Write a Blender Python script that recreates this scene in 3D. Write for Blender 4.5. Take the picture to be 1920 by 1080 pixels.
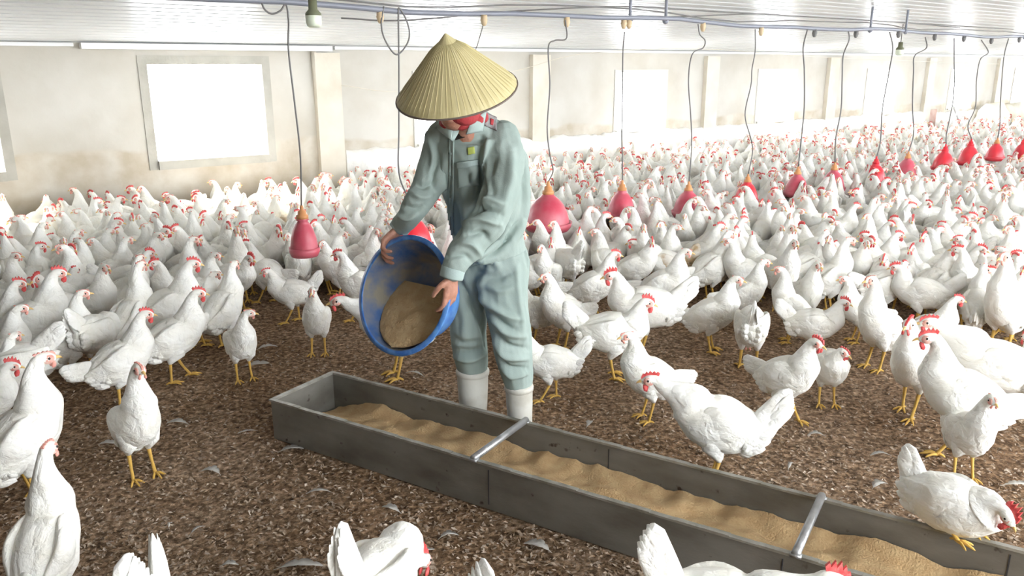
import bpy, bmesh, math, random
import numpy as np
from mathutils import Vector, Matrix, noise
random.seed(7); np.random.seed(7)
for o in list(bpy.data.objects): bpy.data.objects.remove(o)
SC = bpy.context.scene; COL = SC.collection
PI = math.pi
# ------------------------------------------------------------ camera
F = 1500.0; CX, CY = 960.0, 540.0; EYE = 1.5; HOR = 120.0
TH = math.atan((CY-HOR)/F); CT, ST = math.cos(TH), math.sin(TH)
cam = bpy.data.cameras.new('camera'); camo = bpy.data.objects.new('camera', cam); COL.objects.link(camo)
cam.sensor_width = 36; cam.lens = F/1920*36; cam.clip_end = 500
camo.location = (0, 0, EYE); camo.rotation_euler = (PI/2-TH, 0, 0); SC.camera = camo
# ------------------------------------------------------------ world, sun, exposure
W = bpy.data.worlds.new('world'); SC.world = W; W.use_nodes = True
bg = W.node_tree.nodes['Background']; bg.inputs[0].default_value = (.93, .965, 1, 1); bg.inputs[1].default_value = 9.5
PHI = math.radians(37.2); WD = Vector((math.cos(PHI), math.sin(PHI), 0)); WN = Vector((-math.sin(PHI), math.cos(PHI), 0)); WALLP = 8.0
sun = bpy.data.lights.new('sun', 'SUN'); so = bpy.data.objects.new('sun', sun); COL.objects.link(so)
sun.energy = 20.0; sun.angle = math.radians(3); sun.color = (1, .93, .80)
sd = (-WN*math.cos(math.radians(36)) + WD*.12 + Vector((0, 0, -math.sin(math.radians(36))))).normalized()
so.rotation_euler = sd.to_track_quat('-Z', 'Y').to_euler(); so.location = (-8, 16, 9)
SC.view_settings.view_transform = 'Standard'; SC.view_settings.look = 'None'; SC.view_settings.gamma = 1
SC.view_settings.exposure = 0.58; SC.view_settings.use_curve_mapping = False

# ------------------------------------------------------------ pixel -> ray helpers (reading positions off the photograph)
def ray(px, py):
    u = CY-py
    return Vector((px-CX, F*CT+u*ST, -F*ST+u*CT))
def PZ(px, py, z=0.0):
    r = ray(px, py); return Vector((0, 0, EYE)) + r*((z-EYE)/r.z)
def PY(px, py, Y):
    r = ray(px, py); return Vector((0, 0, EYE)) + r*(Y/r.y)
def PP(px, py, p):      # on the vertical plane at perpendicular distance p, parallel to the long wall
    r = ray(px, py); return Vector((0, 0, EYE)) + r*(p/(r.x*WN.x+r.y*WN.y))
def WP(s, p, z=0.0): return WD*s + WN*p + Vector((0, 0, z))
def proj(v):
    d = Vector(v)-Vector((0, 0, EYE)); f = d.y*CT-d.z*ST; u = d.y*ST+d.z*CT
    return (CX+F*d.x/f, CY-F*u/f, f)

# ------------------------------------------------------------ materials
def mat(name, col, rough=.8, bump=0, bscale=40, col2=None, nscale=6, stretch=(1, 1, 1), metal=0, spec=.5, nmin=.35, nmax=.65, detail=6, coord='Object', bdist=.01, sss=0):
    m = bpy.data.materials.new(name); m.use_nodes = True; nt = m.node_tree; N = nt.nodes; L = nt.links
    b = N['Principled BSDF']; b.inputs['Base Color'].default_value = (*col, 1); b.inputs['Roughness'].default_value = rough
    b.inputs['Metallic'].default_value = metal; b.inputs['Specular IOR Level'].default_value = spec
    if sss: b.inputs['Subsurface Weight'].default_value = sss; b.inputs['Subsurface Radius'].default_value = (.02, .012, .008)
    tc = N.new('ShaderNodeTexCoord'); mp = N.new('ShaderNodeMapping'); mp.inputs['Scale'].default_value = stretch
    L.new(tc.outputs[coord], mp.inputs[0])
    if col2:
        n = N.new('ShaderNodeTexNoise'); n.inputs['Scale'].default_value = nscale; n.inputs['Detail'].default_value = detail
        L.new(mp.outputs[0], n.inputs['Vector'])
        r = N.new('ShaderNodeValToRGB'); r.color_ramp.elements[0].position = nmin; r.color_ramp.elements[1].position = nmax
        r.color_ramp.elements[0].color = (*col, 1); r.color_ramp.elements[1].color = (*col2, 1)
        L.new(n.outputs[0], r.inputs[0]); L.new(r.outputs[0], b.inputs['Base Color'])
    if bump:
        n2 = N.new('ShaderNodeTexNoise'); n2.inputs['Scale'].default_value = bscale; n2.inputs['Detail'].default_value = 8
        L.new(mp.outputs[0], n2.inputs['Vector'])
        bp = N.new('ShaderNodeBump'); bp.inputs['Strength'].default_value = bump; bp.inputs['Distance'].default_value = bdist
        L.new(n2.outputs[0], bp.inputs['Height']); L.new(bp.outputs[0], b.inputs['Normal'])
    return m
M = {}
def feather_mat(name, c1, c2, stretch, sc_):
    m = bpy.data.materials.new(name); m.use_nodes = True; N = m.node_tree.nodes; L = m.node_tree.links; b = N['Principled BSDF']
    b.inputs['Roughness'].default_value = .8; b.inputs['Specular IOR Level'].default_value = .2
    tc = N.new('ShaderNodeTexCoord'); mp = N.new('ShaderNodeMapping'); mp.inputs['Scale'].default_value = stretch; L.new(tc.outputs['Object'], mp.inputs[0])
    n0 = N.new('ShaderNodeTexNoise'); n0.inputs['Scale'].default_value = 11; n0.inputs['Detail'].default_value = 3; L.new(tc.outputs['Object'], n0.inputs['Vector'])
    ad = N.new('ShaderNodeVectorMath'); ad.operation = 'MULTIPLY_ADD'; ad.inputs[1].default_value = (.06, .06, .06); L.new(n0.outputs['Color'], ad.inputs[0]); L.new(mp.outputs[0], ad.inputs[2])
    v = N.new('ShaderNodeTexVoronoi'); v.inputs['Scale'].default_value = sc_; L.new(ad.outputs[0], v.inputs['Vector'])
    n1 = N.new('ShaderNodeTexNoise'); n1.inputs['Scale'].default_value = sc_*4; n1.inputs['Detail'].default_value = 5; L.new(ad.outputs[0], n1.inputs['Vector'])
    mm = N.new('ShaderNodeMath'); mm.operation = 'MULTIPLY_ADD'; mm.inputs[1].default_value = .5; L.new(n1.outputs[0], mm.inputs[0]); L.new(v.outputs['Distance'], mm.inputs[2])
    bp = N.new('ShaderNodeBump'); bp.inputs['Strength'].default_value = .75; bp.inputs['Distance'].default_value = .012; bp.invert = True
    L.new(mm.outputs[0], bp.inputs['Height']); L.new(bp.outputs[0], b.inputs['Normal'])
    r = N.new('ShaderNodeValToRGB'); e = r.color_ramp.elements; e[0].position = .38; e[1].position = .66; e[0].color = (*c1, 1); e[1].color = (*c2, 1); L.new(n0.outputs[0], r.inputs[0]); L.new(r.outputs[0], b.inputs['Base Color'])
    return m
M['feather'] = feather_mat('feather', (.90, .895, .85), (.86, .84, .76), (.4, 1, .75), 26)
M['tailf'] = feather_mat('tail_feather', (.90, .895, .86), (.86, .84, .77), (.3, 1, .5), 40)
M['dingy'] = mat('dingy_feather', (.50, .47, .42), .8, .4, 60, (.70, .69, .66), 14)
M['comb'] = mat('comb_skin', (.66, .05, .055), .55, .3, 220, (.78, .14, .13), 60)
M['combp'] = mat('pale_comb_skin', (.80, .34, .28), .55, .3, 220, (.82, .40, .32), 60)
M['face'] = mat('face_skin', (.72, .30, .24), .6, .3, 260, (.80, .52, .44), 70)
M['beak'] = mat('beak_horn', (.78, .53, .2), .45)
M['eye'] = mat('eye', (.02, .012, .01), .15)
M['leg'] = mat('leg_scale', (.78, .50, .10), .55, .5, 300, (.70, .42, .10), 60, (1, 1, 3))
M['cloth'] = mat('pale_green_cotton', (.27, .335, .305), .88, .35, 260, (.31, .375, .345), 7, spec=.2, bdist=.002)
M['collar'] = mat('pale_collar_cotton', (.33, .41, .39), .88, .35, 260, spec=.2, bdist=.002)
M['grey'] = mat('grey_badge_cloth', (.20, .22, .22), .9, .3, 200, (.30, .25, .25), 50)
M['badge'] = mat('yellow_green_embroidery', (.38, .44, .10), .8)
M['redcloth'] = mat('red_cloth', (.33, .03, .035), .8, .4, 90)
M['skin'] = mat('skin', (.36, .17, .115), .55, .3, 120, (.44, .22, .15), 30, sss=.1)
M['hair'] = mat('hair', (.02, .016, .014), .5, .5, 100)
M['boot'] = mat('white_rubber', (.62, .61, .55), .45, .15, 30, (.42, .39, .32), 9, nmin=.5, nmax=.8)
M['sole'] = mat('boot_sole', (.35, .32, .26), .7)
M['hatrim'] = mat('hat_rim', (.13, .10, .08), .7)
M['black'] = mat('black_rubber', (.035, .035, .038), .5)
M['hose'] = mat('grey_hose', (.16, .155, .15), .5)
M['pvc'] = mat('grey_pvc_pipe', (.22, .23, .27), .35)
M['valve'] = mat('cream_plastic', (.62, .48, .30), .5)
M['capor'] = mat('orange_plastic', (.66, .30, .12), .45)
M['capred'] = mat('bright_red_plastic', (.80, .035, .05), .3)
M['socket'] = mat('olive_plastic', (.16, .17, .10), .5)
M['bulb'] = mat('bulb_white_glass', (.72, .78, .62), .25)
M['feedl'] = mat('feed_meal', (.44, .30, .15), .95, .8, 160, (.52, .38, .21), 25, bdist=.006)
M['feed'] = mat('feed_mash', (.44, .285, .135), .95, .8, 140, (.53, .37, .19), 18, bdist=.008)
M['reveal'] = mat('shaded_window_reveal', (.36, .35, .31), .9, .4, 14, (.46, .45, .41), 4)  # greyer colour paints the shading around the first two window openings
M['brick'] = mat('pink_brick', (.50, .30, .25), .9, .4, 30, (.62, .50, .44), 5)
M['sackw'] = mat('white_woven_sack', (.74, .72, .66), .85, .4, 50, (.66, .60, .48), 5)
M['wood'] = mat('pale_wood', (.66, .58, .46), .8, .3, 60)
M['tanbark'] = mat('brown_feather', (.50, .36, .20), .8, .4, 40, (.80, .76, .68), 12, nmin=.42, nmax=.58)

def grime_material(name, base, dirt, stain, rough, metal, bs):
    m = mat(name, base, rough, .25, bs, dirt, 4, (1, 1, 2.2), metal=metal, nmin=.38, nmax=.7, bdist=.004)
    nt = m.node_tree; N = nt.nodes; L = nt.links; b = N['Principled BSDF']
    src = b.inputs['Base Color'].links[0].from_socket
    n = N.new('ShaderNodeTexNoise'); n.inputs['Scale'].default_value = 22; n.inputs['Detail'].default_value = 3
    tc = N.new('ShaderNodeTexCoord'); L.new(tc.outputs['Object'], n.inputs['Vector'])
    r = N.new('ShaderNodeValToRGB'); r.color_ramp.elements[0].position = .66; r.color_ramp.elements[1].position = .74
    L.new(n.outputs[0], r.inputs[0])
    mx = N.new('ShaderNodeMix'); mx.data_type = 'RGBA'; L.new(r.outputs[0], mx.inputs[0]); L.new(src, mx.inputs[6]); mx.inputs[7].default_value = (*stain, 1)
    L.new(mx.outputs[2], b.inputs['Base Color']); return m
M['steel'] = grime_material('galvanised_steel', (.20, .19, .165), (.115, .105, .085), (.05, .035, .025), .55, .35, 60)
M['rimsteel'] = mat('rubbed_steel_edge', (.38, .37, .33), .45, .3, 90, (.22, .21, .17), 16, metal=.5)
M['bar'] = mat('zinc_tube', (.45, .46, .47), .35, .2, 90, (.33, .33, .33), 20, metal=.7)

def make_hat():
    m = mat('palm_leaf', (.70, .62, .36), .6); nt = m.node_tree; N = nt.nodes; L = nt.links; b = N['Principled BSDF']
    tc = N.new('ShaderNodeTexCoord'); sp = N.new('ShaderNodeSeparateXYZ'); L.new(tc.outputs['Object'], sp.inputs[0])
    at = N.new('ShaderNodeMath'); at.operation = 'ARCTAN2'; L.new(sp.outputs[1], at.inputs[0]); L.new(sp.outputs[0], at.inputs[1])
    cb = N.new('ShaderNodeCombineXYZ'); mu = N.new('ShaderNodeMath'); mu.operation = 'MULTIPLY'; mu.inputs[1].default_value = 9; L.new(at.outputs[0], mu.inputs[0])
    L.new(mu.outputs[0], cb.inputs[0]); L.new(sp.outputs[2], cb.inputs[1])
    n = N.new('ShaderNodeTexNoise'); n.inputs['Scale'].default_value = 2.2; n.inputs['Detail'].default_value = 5; L.new(cb.outputs[0], n.inputs['Vector'])
    r = N.new('ShaderNodeValToRGB'); e = r.color_ramp.elements; e[0].position = .3; e[1].position = .7; e[0].color = (.40, .335, .15, 1); e[1].color = (.62, .55, .31, 1)
    L.new(n.outputs[0], r.inputs[0]); L.new(r.outputs[0], b.inputs['Base Color'])
    bp = N.new('ShaderNodeBump'); bp.inputs['Strength'].default_value = .5; bp.inputs['Distance'].default_value = .004
    L.new(n.outputs[0], bp.inputs['Height']); L.new(bp.outputs[0], b.inputs['Normal']); return m
M['hat'] = make_hat()

def plastic(name, c, c2, ns, alpha=1, rough=.35):
    return mat(name, c, rough, .1, 40, c2, ns, nmin=.4, nmax=.62)
M['basin'] = plastic('scuffed_blue_plastic', (.035, .13, .42), (.10, .26, .55), 22)
def basin_inner():
    m = mat('dusty_blue_plastic', (.05, .12, .30), .7, .2, 60, (.26, .24, .19), 9, nmin=.33, nmax=.58); return m
M['basin_in'] = basin_inner()
M['dome'] = mat('faded_red_plastic', (.56, .06, .10), .4, .15, 30, (.60, .22, .25), 6, nmin=.35, nmax=.8)
M['domeb'] = mat('clear_red_plastic', (.80, .03, .05), .3, .1, 30, (.74, .07, .09), 6)

def litter_mat():
    m = bpy.data.materials.new('litter'); m.use_nodes = True; N = m.node_tree.nodes; L = m.node_tree.links; b = N['Principled BSDF']
    b.inputs['Roughness'].default_value = .95; b.inputs['Specular IOR Level'].default_value = .2
    tc = N.new('ShaderNodeTexCoord')
    def noi(s, d=6):
        n = N.new('ShaderNodeTexNoise'); n.inputs['Scale'].default_value = s; n.inputs['Detail'].default_value = d; n.inputs['Roughness'].default_value = .65; L.new(tc.outputs['Object'], n.inputs['Vector']); return n
    a = noi(42, 8); r = N.new('ShaderNodeValToRGB'); e = r.color_ramp.elements
    e[0].position = .33; e[0].color = (.06, .037, .02, 1); e[1].position = .72; e[1].color = (.50, .38, .27, 1)
    q = e.new(.5); q.color = (.21, .14, .085, 1)
    L.new(a.outputs[0], r.inputs[0])
    v = N.new('ShaderNodeTexVoronoi'); v.inputs['Scale'].default_value = 85; L.new(tc.outputs['Object'], v.inputs['Vector'])
    mx = N.new('ShaderNodeMix'); mx.data_type = 'RGBA'; mx.blend_type = 'OVERLAY'; mx.inputs[0].default_value = .55; bw = N.new('ShaderNodeRGBToBW'); L.new(v.outputs['Color'], bw.inputs[0]); L.new(r.outputs[0], mx.inputs[6]); L.new(bw.outputs[0], mx.inputs[7])
    hs = N.new('ShaderNodeHueSaturation'); hs.inputs['Saturation'].default_value = .92; L.new(mx.outputs[2], hs.inputs['Color'])
    big = noi(1.3, 3); rb = N.new('ShaderNodeValToRGB'); rb.color_ramp.elements[0].position = .4; rb.color_ramp.elements[1].position = .65
    rb.color_ramp.elements[0].color = (1.0, .86, .72, 1); rb.color_ramp.elements[1].color = (1.36, 1.30, 1.25, 1); L.new(big.outputs[0], rb.inputs[0])
    m2 = N.new('ShaderNodeMix'); m2.data_type = 'RGBA'; m2.blend_type = 'MULTIPLY'; m2.inputs[0].default_value = 1; L.new(hs.outputs[0], m2.inputs[6]); L.new(rb.outputs[0], m2.inputs[7])
    L.new(m2.outputs[2], b.inputs['Base Color'])
    bp = N.new('ShaderNodeBump'); bp.inputs['Strength'].default_value = .9; bp.inputs['Distance'].default_value = .02
    L.new(a.outputs[0], bp.inputs['Height']); L.new(bp.outputs[0], b.inputs['Normal']); return m
M['litter'] = litter_mat()
M['flake'] = mat('wood_shaving', (.26, .17, .10), .95, 0, 1, (.60, .51, .42), 37, spec=.2, nmin=.4, nmax=.7)

def wall_mat():
    m = bpy.data.materials.new('plaster'); m.use_nodes = True; N = m.node_tree.nodes; L = m.node_tree.links; b = N['Principled BSDF']
    b.inputs['Roughness'].default_value = .85
    tc = N.new('ShaderNodeTexCoord'); sp = N.new('ShaderNodeSeparateXYZ'); L.new(tc.outputs['Object'], sp.inputs[0])
    n = N.new('ShaderNodeTexNoise'); n.inputs['Scale'].default_value = 1.6; n.inputs['Detail'].default_value = 7; L.new(tc.outputs['Object'], n.inputs['Vector'])
    r = N.new('ShaderNodeValToRGB'); e = r.color_ramp.elements; e[0].position = .35; e[1].position = .65; e[0].color = (.49, .465, .41, 1); e[1].color = (.58, .565, .525, 1)
    L.new(n.outputs[0], r.inputs[0])
    # the lower coat of the wall: greyer, worn render below a wavy line
    ms = N.new('ShaderNodeMath'); ms.operation = 'MULTIPLY_ADD'; ms.inputs[1].default_value = .22; L.new(n.outputs[0], ms.inputs[0]); L.new(sp.outputs[2], ms.inputs[2])
    rr = N.new('ShaderNodeMapRange'); rr.inputs[1].default_value = .82; rr.inputs[2].default_value = .86; rr.inputs[3].default_value = 1; rr.inputs[4].default_value = 0
    L.new(ms.outputs[0], rr.inputs[0])
    n3 = N.new('ShaderNodeTexNoise'); n3.inputs['Scale'].default_value = 4; n3.inputs['Detail'].default_value = 8; L.new(tc.outputs['Object'], n3.inputs['Vector'])
    r3 = N.new('ShaderNodeValToRGB'); e = r3.color_ramp.elements; e[0].position = .35; e[1].position = .68; e[0].color = (.44, .385, .30, 1); e[1].color = (.58, .55, .49, 1); L.new(n3.outputs[0], r3.inputs[0])
    mx = N.new('ShaderNodeMix'); mx.data_type = 'RGBA'; L.new(rr.outputs[0], mx.inputs[0]); L.new(r.outputs[0], mx.inputs[6]); L.new(r3.outputs[0], mx.inputs[7])
    L.new(mx.outputs[2], b.inputs['Base Color'])
    bp = N.new('ShaderNodeBump'); bp.inputs['Strength'].default_value = .3; bp.inputs['Distance'].default_value = .02; L.new(n3.outputs[0], bp.inputs['Height']); L.new(bp.outputs[0], b.inputs['Normal'])
    return m
M['wall'] = wall_mat()
M['lime'] = mat('limewash', (.86, .85, .82), .9, .8, 9, (.72, .68, .60), 3, bdist=.03, nmin=.45, nmax=.75)
M['pilaster'] = mat('pilaster_plaster', (.62, .57, .48), .85, .2, 20, (.70, .66, .58), 3)
M['ceil'] = mat('white_ceiling_sheet', (.72, .74, .75), .3, .1, 3, (.66, .68, .68), 1.5, (.3, 1, 1))
M['trim'] = mat('white_metal_trim', (.74, .75, .76), .35)
M['frame'] = mat('window_render', (.62, .60, .56), .8, .2, 20)

# ------------------------------------------------------------ mesh builder
class MB:
    def __init__(s): s.v = []; s.f = []; s.m = []
    def add(s, vs, fs, mi=0):
        o = len(s.v); s.v += [tuple(v) for v in vs]; s.f += [tuple(i+o for i in f) for f in fs]; s.m += [mi]*len(fs); return s
    def merge(s, o, mi=None):
        k = len(s.v); s.v += o.v; s.f += [tuple(i+k for i in f) for f in o.f]; s.m += (o.m if mi is None else [mi]*len(o.f)); return s
    def box(s, x0, x1, y0, y1, z0, z1, mi=0, T=None):
        vs = [Vector((x, y, z)) for x in (x0, x1) for y in (y0, y1) for z in (z0, z1)]
        if T: vs = [T(*v) for v in vs]
        return s.add(vs, [(0, 1, 3, 2), (4, 6, 7, 5), (0, 4, 5, 1), (2, 3, 7, 6), (0, 2, 6, 4), (1, 5, 7, 3)], mi)
    def tube(s, pts, r, n=8, mi=0, side=None):
        rs = r if isinstance(r, (list, tuple)) else [r]*len(pts)
        return s.loft(pts, rs, rs, n, mi, side)
    def loft(s, C, w, h, n=12, mi=0, side=None, tip=True):
        C = [Vector(c) for c in C]; N_ = len(C); T = []
        for i in range(N_):
            t = C[min(i+1, N_-1)]-C[max(i-1, 0)]; T.append(t.normalized() if t.length > 1e-9 else Vector((1, 0, 0)))
        sd = Vector(side) if side is not None else (Vector((0, 1, 0)) if abs(T[0].y) < .9 else Vector((1, 0, 0)))
        base = len(s.v)
        for i in range(N_):
            sd = (sd-T[i]*sd.dot(T[i])).normalized(); up = sd.cross(T[i]) * -1
            up = T[i].cross(sd)
            for k in range(n):
                a = 2*PI*k/n; s.v.append(tuple(C[i]+sd*(w[i]*math.cos(a))+up*(h[i]*math.sin(a))))
        for i in range(N_-1):
            for k in range(n):
                a = base+i*n+k; b = base+i*n+(k+1) % n; s.f.append((a, b, b+n, a+n)); s.m.append(mi)
        s.f.append(tuple(base+k for k in reversed(range(n)))); s.m.append(mi)
        s.f.append(tuple(base+(N_-1)*n+k for k in range(n))); s.m.append(mi)
        return s
    def lathe(s, prof, n=24, mi=0, T=None):
        base = len(s.v)
        for r, z in prof:
            for k in range(n):
                a = 2*PI*k/n; v = Vector((r*math.cos(a), r*math.sin(a), z)); s.v.append(tuple(T @ v if T else v))
        for i in range(len(prof)-1):
            for k in range(n):
                a = base+i*n+k; b = base+i*n+(k+1) % n; s.f.append((a, b, b+n, a+n)); s.m.append(mi)
        return s
    def ball(s, c, rx, ry=None, rz=None, n=10, mi=0, R=None):
        ry = ry or rx; rz = rz or rx; base = len(s.v); c = Vector(c); k2 = n//2+1
        for i in range(k2+1):
            a = PI*i/k2
            for k in range(n):
                b = 2*PI*k/n; v = Vector((rx*math.sin(a)*math.cos(b), ry*math.sin(a)*math.sin(b), rz*math.cos(a)))
                if R: v = R @ v
                s.v.append(tuple(c+v))
        for i in range(k2):
            for k in range(n):
                a = base+i*n+k; b = base+i*n+(k+1) % n; s.f.append((a, a+n, b+n, b)); s.m.append(mi)
        return s
    def mesh(s, name, mats, smooth=True):
        me = bpy.data.meshes.new(name); me.from_pydata([tuple(v) for v in s.v], [], s.f)
        for m in (mats if isinstance(mats, (list, tuple)) else [mats]): me.materials.append(m)
        me.polygons.foreach_set('material_index', s.m); me.polygons.foreach_set('use_smooth', [smooth]*len(s.f)); me.update()
        return me
    def obj(s, name, mats, parent=None, smooth=True, weld=True):
        me = s.mesh(name, mats, smooth)
        bm = bmesh.new(); bm.from_mesh(me)
        if weld: bmesh.ops.remove_doubles(bm, verts=bm.verts, dist=1e-6)
        bmesh.ops.recalc_face_normals(bm, faces=bm.faces); bm.to_mesh(me); bm.free()
        return link(name, me, parent)
def link(name, me, parent=None):
    o = bpy.data.objects.new(name, me); COL.objects.link(o)
    if parent: o.parent = parent
    return o
def tag(o, label, cat, group=None, kind=None):
    if label: o['label'] = label
    if cat: o['category'] = cat
    if group: o['group'] = group
    if kind: o['kind'] = kind
    return o
def struct(o): o['kind'] = 'structure'; return o
def empty(name, loc, rz=0, label=None, cat=None, group=None):
    o = bpy.data.objects.new(name, None); COL.objects.link(o); o.location = loc; o.rotation_euler = (0, 0, rz); o.empty_display_size = .1
    return tag(o, label, cat, group)
def catmull(pts, n):
    P = [np.array(p, float) for p in pts]; P = [2*P[0]-P[1]]+P+[2*P[-1]-P[-2]]; out = []
    segs = len(P)-3
    for i in range(n):
        t = i/(n-1)*segs; k = min(int(t), segs-1); u = t-k; a, b, c, d = P[k:k+4]
        out.append(.5*((2*b)+(-a+c)*u+(2*a-5*b+4*c-d)*u*u+(-a+3*b-3*c+d)*u**3))
    return out

# ============================================================ THE SHED
# floor
fb = MB(); nx = 90
for i in range(nx+1):
    for j in range(nx+1):
        s = -9+45*(i/nx)**1.3; p = -4+12*(j/nx); v = WP(s, p, 0)
        v.z = .008*noise.noise(v*2.3) - .006
        fb.v.append(tuple(v))
for i in range(nx):
    for j in range(nx):
        a = i*(nx+1)+j; fb.f.append((a, a+nx+1, a+nx+2, a+1)); fb.m.append(0)
struct(fb.obj('floor', M['litter']))
# far wall with its window openings (corner points read off the photograph on the wall's plane)
def wall_s(px): return PP(px, 300, WALLP).dot(WD)
EAVE = 1.68
WIN = []
for (x0, x1) in ((-150, 8), (295, 505), (782, 905), (1150, 1241), (1410, 1478), (1608, 1661), (1760, 1803), (1876, 1916)):
    WIN.append((wall_s(x0), wall_s(x1)))
sp_ = 1.62*(WIN[-1][0]-WIN[-2][0])/1.62
for k in range(3): WIN.append((WIN[-1][0]+sp_, WIN[-1][1]+sp_))
WZ0 = .62
def wz1(a): return 1.50 if a == WIN[1][0] else 1.395
wb = MB(); T = lambda s, p, z: WP(s, p, z)
S0, S1 = -9, 36
cur = S0
for (a, b) in WIN:
    wb.box(cur, a, WALLP, WALLP+.16, 0, EAVE+.3, T=T); wb.box(a, b, WALLP, WALLP+.16, 0, WZ0, T=T); wb.box(a, b, WALLP, WALLP+.16, wz1(a), EAVE+.3, T=T); cur = b
wb.box(cur, S1, WALLP, WALLP+.16, 0, EAVE+.3, T=T)
struct(wb.obj('wall_far', M['wall'], smooth=False, weld=False))
for i, (a, b) in enumerate(WIN):
    WZ1 = wz1(a); m = MB(); t = .075 if i < 2 else .03; y0, y1 = WALLP-.012, WALLP+.17
    m.box(a-t, a+.004, y0, y1, WZ0-t, WZ1+t, T=T); m.box(b-.004, b+t, y0, y1, WZ0-t, WZ1+t, T=T)
    m.box(a+.004, b-.004, y0, y1, WZ1-.004, WZ1+t, T=T); m.box(a+.004, b-.004, y0-.03, y1, WZ0-t, WZ0+.004, T=T)
    struct(m.obj('window_%d' % (i+1), M['reveal'] if i < 2 else M['frame'], smooth=False, weld=False))
# unseen end wall, added on the left so light comes from the right
m = MB(); m.box(S0-.2, S0, -4, WALLP+.16, 0, 3.2, T=T); struct(m.obj('wall_left_unseen', M['wall'], smooth=False))
# unseen opposite long wall behind the camera, shaped to let light in from the right: solid on the left, open above a low parapet further right
m = MB(); m.box(S0, .2, -3.4, -3.2, 0, 3.0, T=T); m.box(.2, S1, -3.4, -3.2, 0, .6, T=T)
for k in range(8): m.box(5.5+4*k, 5.75+4*k, -3.4, -3.2, .6, 2.85, T=T)
struct(m.obj('wall_near_unseen', M['wall'], smooth=False, weld=False))
# ceiling: ribbed sheets running along the wall and rising towards the middle of the shed
SL = .10
cb = MB(); prof = []
p = WALLP+.16
while p > -3.2:
    for dp, dz in ((0, 0), (.035, .0), (.042, .022), (.068, .022), (.075, 0)):
        prof.append((p-dp, dz))
    p -= .155
n = 12
for (pp, dz) in prof:
    for k in range(n+1):
        s = S0-.2+(S1-S0+.2)*k/n
        cb.v.append(tuple(WP(s, pp, EAVE+SL*(WALLP-pp)+dz)))
for i in range(len(prof)-1):
    for k in range(n):
        a = i*(n+1)+k; cb.f.append((a, a+1, a+n+2, a+n+1)); cb.m.append(0)
struct(cb.obj('ceiling', M['ceil'], smooth=False))
# wall-top trim strips
m = MB(); sa, sb = wall_s(178), wall_s(628)
m.box(sa, sb, WALLP-.10, WALLP-.002, EAVE-.055, EAVE-.005, T=T); struct(m.obj('trim_1', M['trim'], smooth=False))
m = MB(); m.box(S0, sa-.05, WALLP-.05, WALLP-.002, EAVE-.035, EAVE-.005, T=T); struct(m.obj('trim_2', M['trim'], smooth=False))
m = MB(); m.box(sb+.05, S1, WALLP-.05, WALLP-.002, EAVE-.035, EAVE-.005, T=T); struct(m.obj('trim_3', M['trim'], smooth=False))
# pilasters
for i, px in enumerate((620, 1008, 1320, 1541, 1719, 1846, 1937)):
    s = wall_s(px); m = MB(); m.box(s-.14, s+.14, WALLP-.07, WALLP, 0, EAVE-.07, T=T)
    struct(m.obj('trim_%d' % (i+4), M['pilaster'], smooth=False))
# whitewashed ledge along the foot of the wall with a crumbly top
def ledge(idx, sa, sb, ztop, dep, material):
    m = MB(); n = int((sb-sa)/.06); rows = []
    for i in range(n+1):
        s = sa+(sb-sa)*i/n; zt = ztop+.05*noise.noise(Vector((s*3, idx, 0)))+.025*noise.noise(Vector((s*17, idx, 5)))
        d = dep*min(1, .03+i/4)*(1+.15*noise.noise(Vector((s*5, idx, 9))))
        for (q, z) in ((WALLP-.002, zt), (WALLP-d*.55, zt-.01), (WALLP-d*.9, zt-.05), (WALLP-d, zt-.12), (WALLP-d, 0)):
            m.v.append(tuple(WP(s, q, z)))
    for i in range(n):
        for j in range(4):
            a = i*5+j; m.f.append((a, a+1, a+6, a+5)); m.m.append(0)
    o = m.obj('baseboard_%d' % idx, material); struct(o); return o
ledge(1, wall_s(650), wall_s(1715), .60, .10, M['lime'])
ledge(2, wall_s(1742), S1, .56, .08, M['lime'])
m = MB(); m.box(wall_s(1716), wall_s(1741), WALLP-.03, WALLP-.001, .0, .62, T=T); struct(m.obj('trim_11', M['brick'], smooth=False))
# cream drop pipe in the corner beside the first pilaster
s = wall_s(601)
m = MB(); m.tube([WP(s-.02, WALLP-.04, EAVE-.03), WP(s, WALLP-.04, 1.0), WP(s+.03, WALLP-.04, .05)], .028, 10)
tag(m.obj('drain_pipe', M['pilaster']), 'cream vertical drain pipe on the far wall between first and second windows', 'pipe')

# ------------------------------------------------------------ water line and drinkers
PIPEP, PIPEZ = 4.45, 1.82
pipe = empty('water_pipe', WP(0, PIPEP, PIPEZ), 0, 'long grey water pipe running under the ceiling above the red drinkers', 'pipe')
inv = lambda v: Vector(v)-Vector(WP(0, PIPEP, PIPEZ))
def pipe_z(s): return PIPEZ+.012*math.sin(s*1.7)+.008*math.sin(s*4.1)
m = MB(); m.tube([inv(WP(-3+.4*k, PIPEP+.02*math.sin(k*.9), pipe_z(-3+.4*k))) for k in range(60)], .017, 10); m.obj('pipe_run', M['pvc'], pipe)
m = MB(); m.tube([inv(WP(-3+.4*k, PIPEP+.07+.03*math.sin(k*1.3), pipe_z(-3+.4*k)+.055+.02*math.sin(k*.8))) for k in range(60)], .006, 6); m.obj('support_wire', M['hose'], pipe)
def pipe_s(px): return PP(px, 200, PIPEP).dot(WD)
for px in (1175, 1240, 1615, 1680, 1900):
    s = pipe_s(px); zc = EAVE+SL*(WALLP-PIPEP); m = MB()
    m.tube([inv(WP(s, PIPEP, PIPEZ-.02)), inv(WP(s, PIPEP, zc+.01))], .012, 8); m.ball(inv(WP(s, PIPEP, PIPEZ)), .026, n=8); m.obj('hanger', M['pvc'], pipe)
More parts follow.
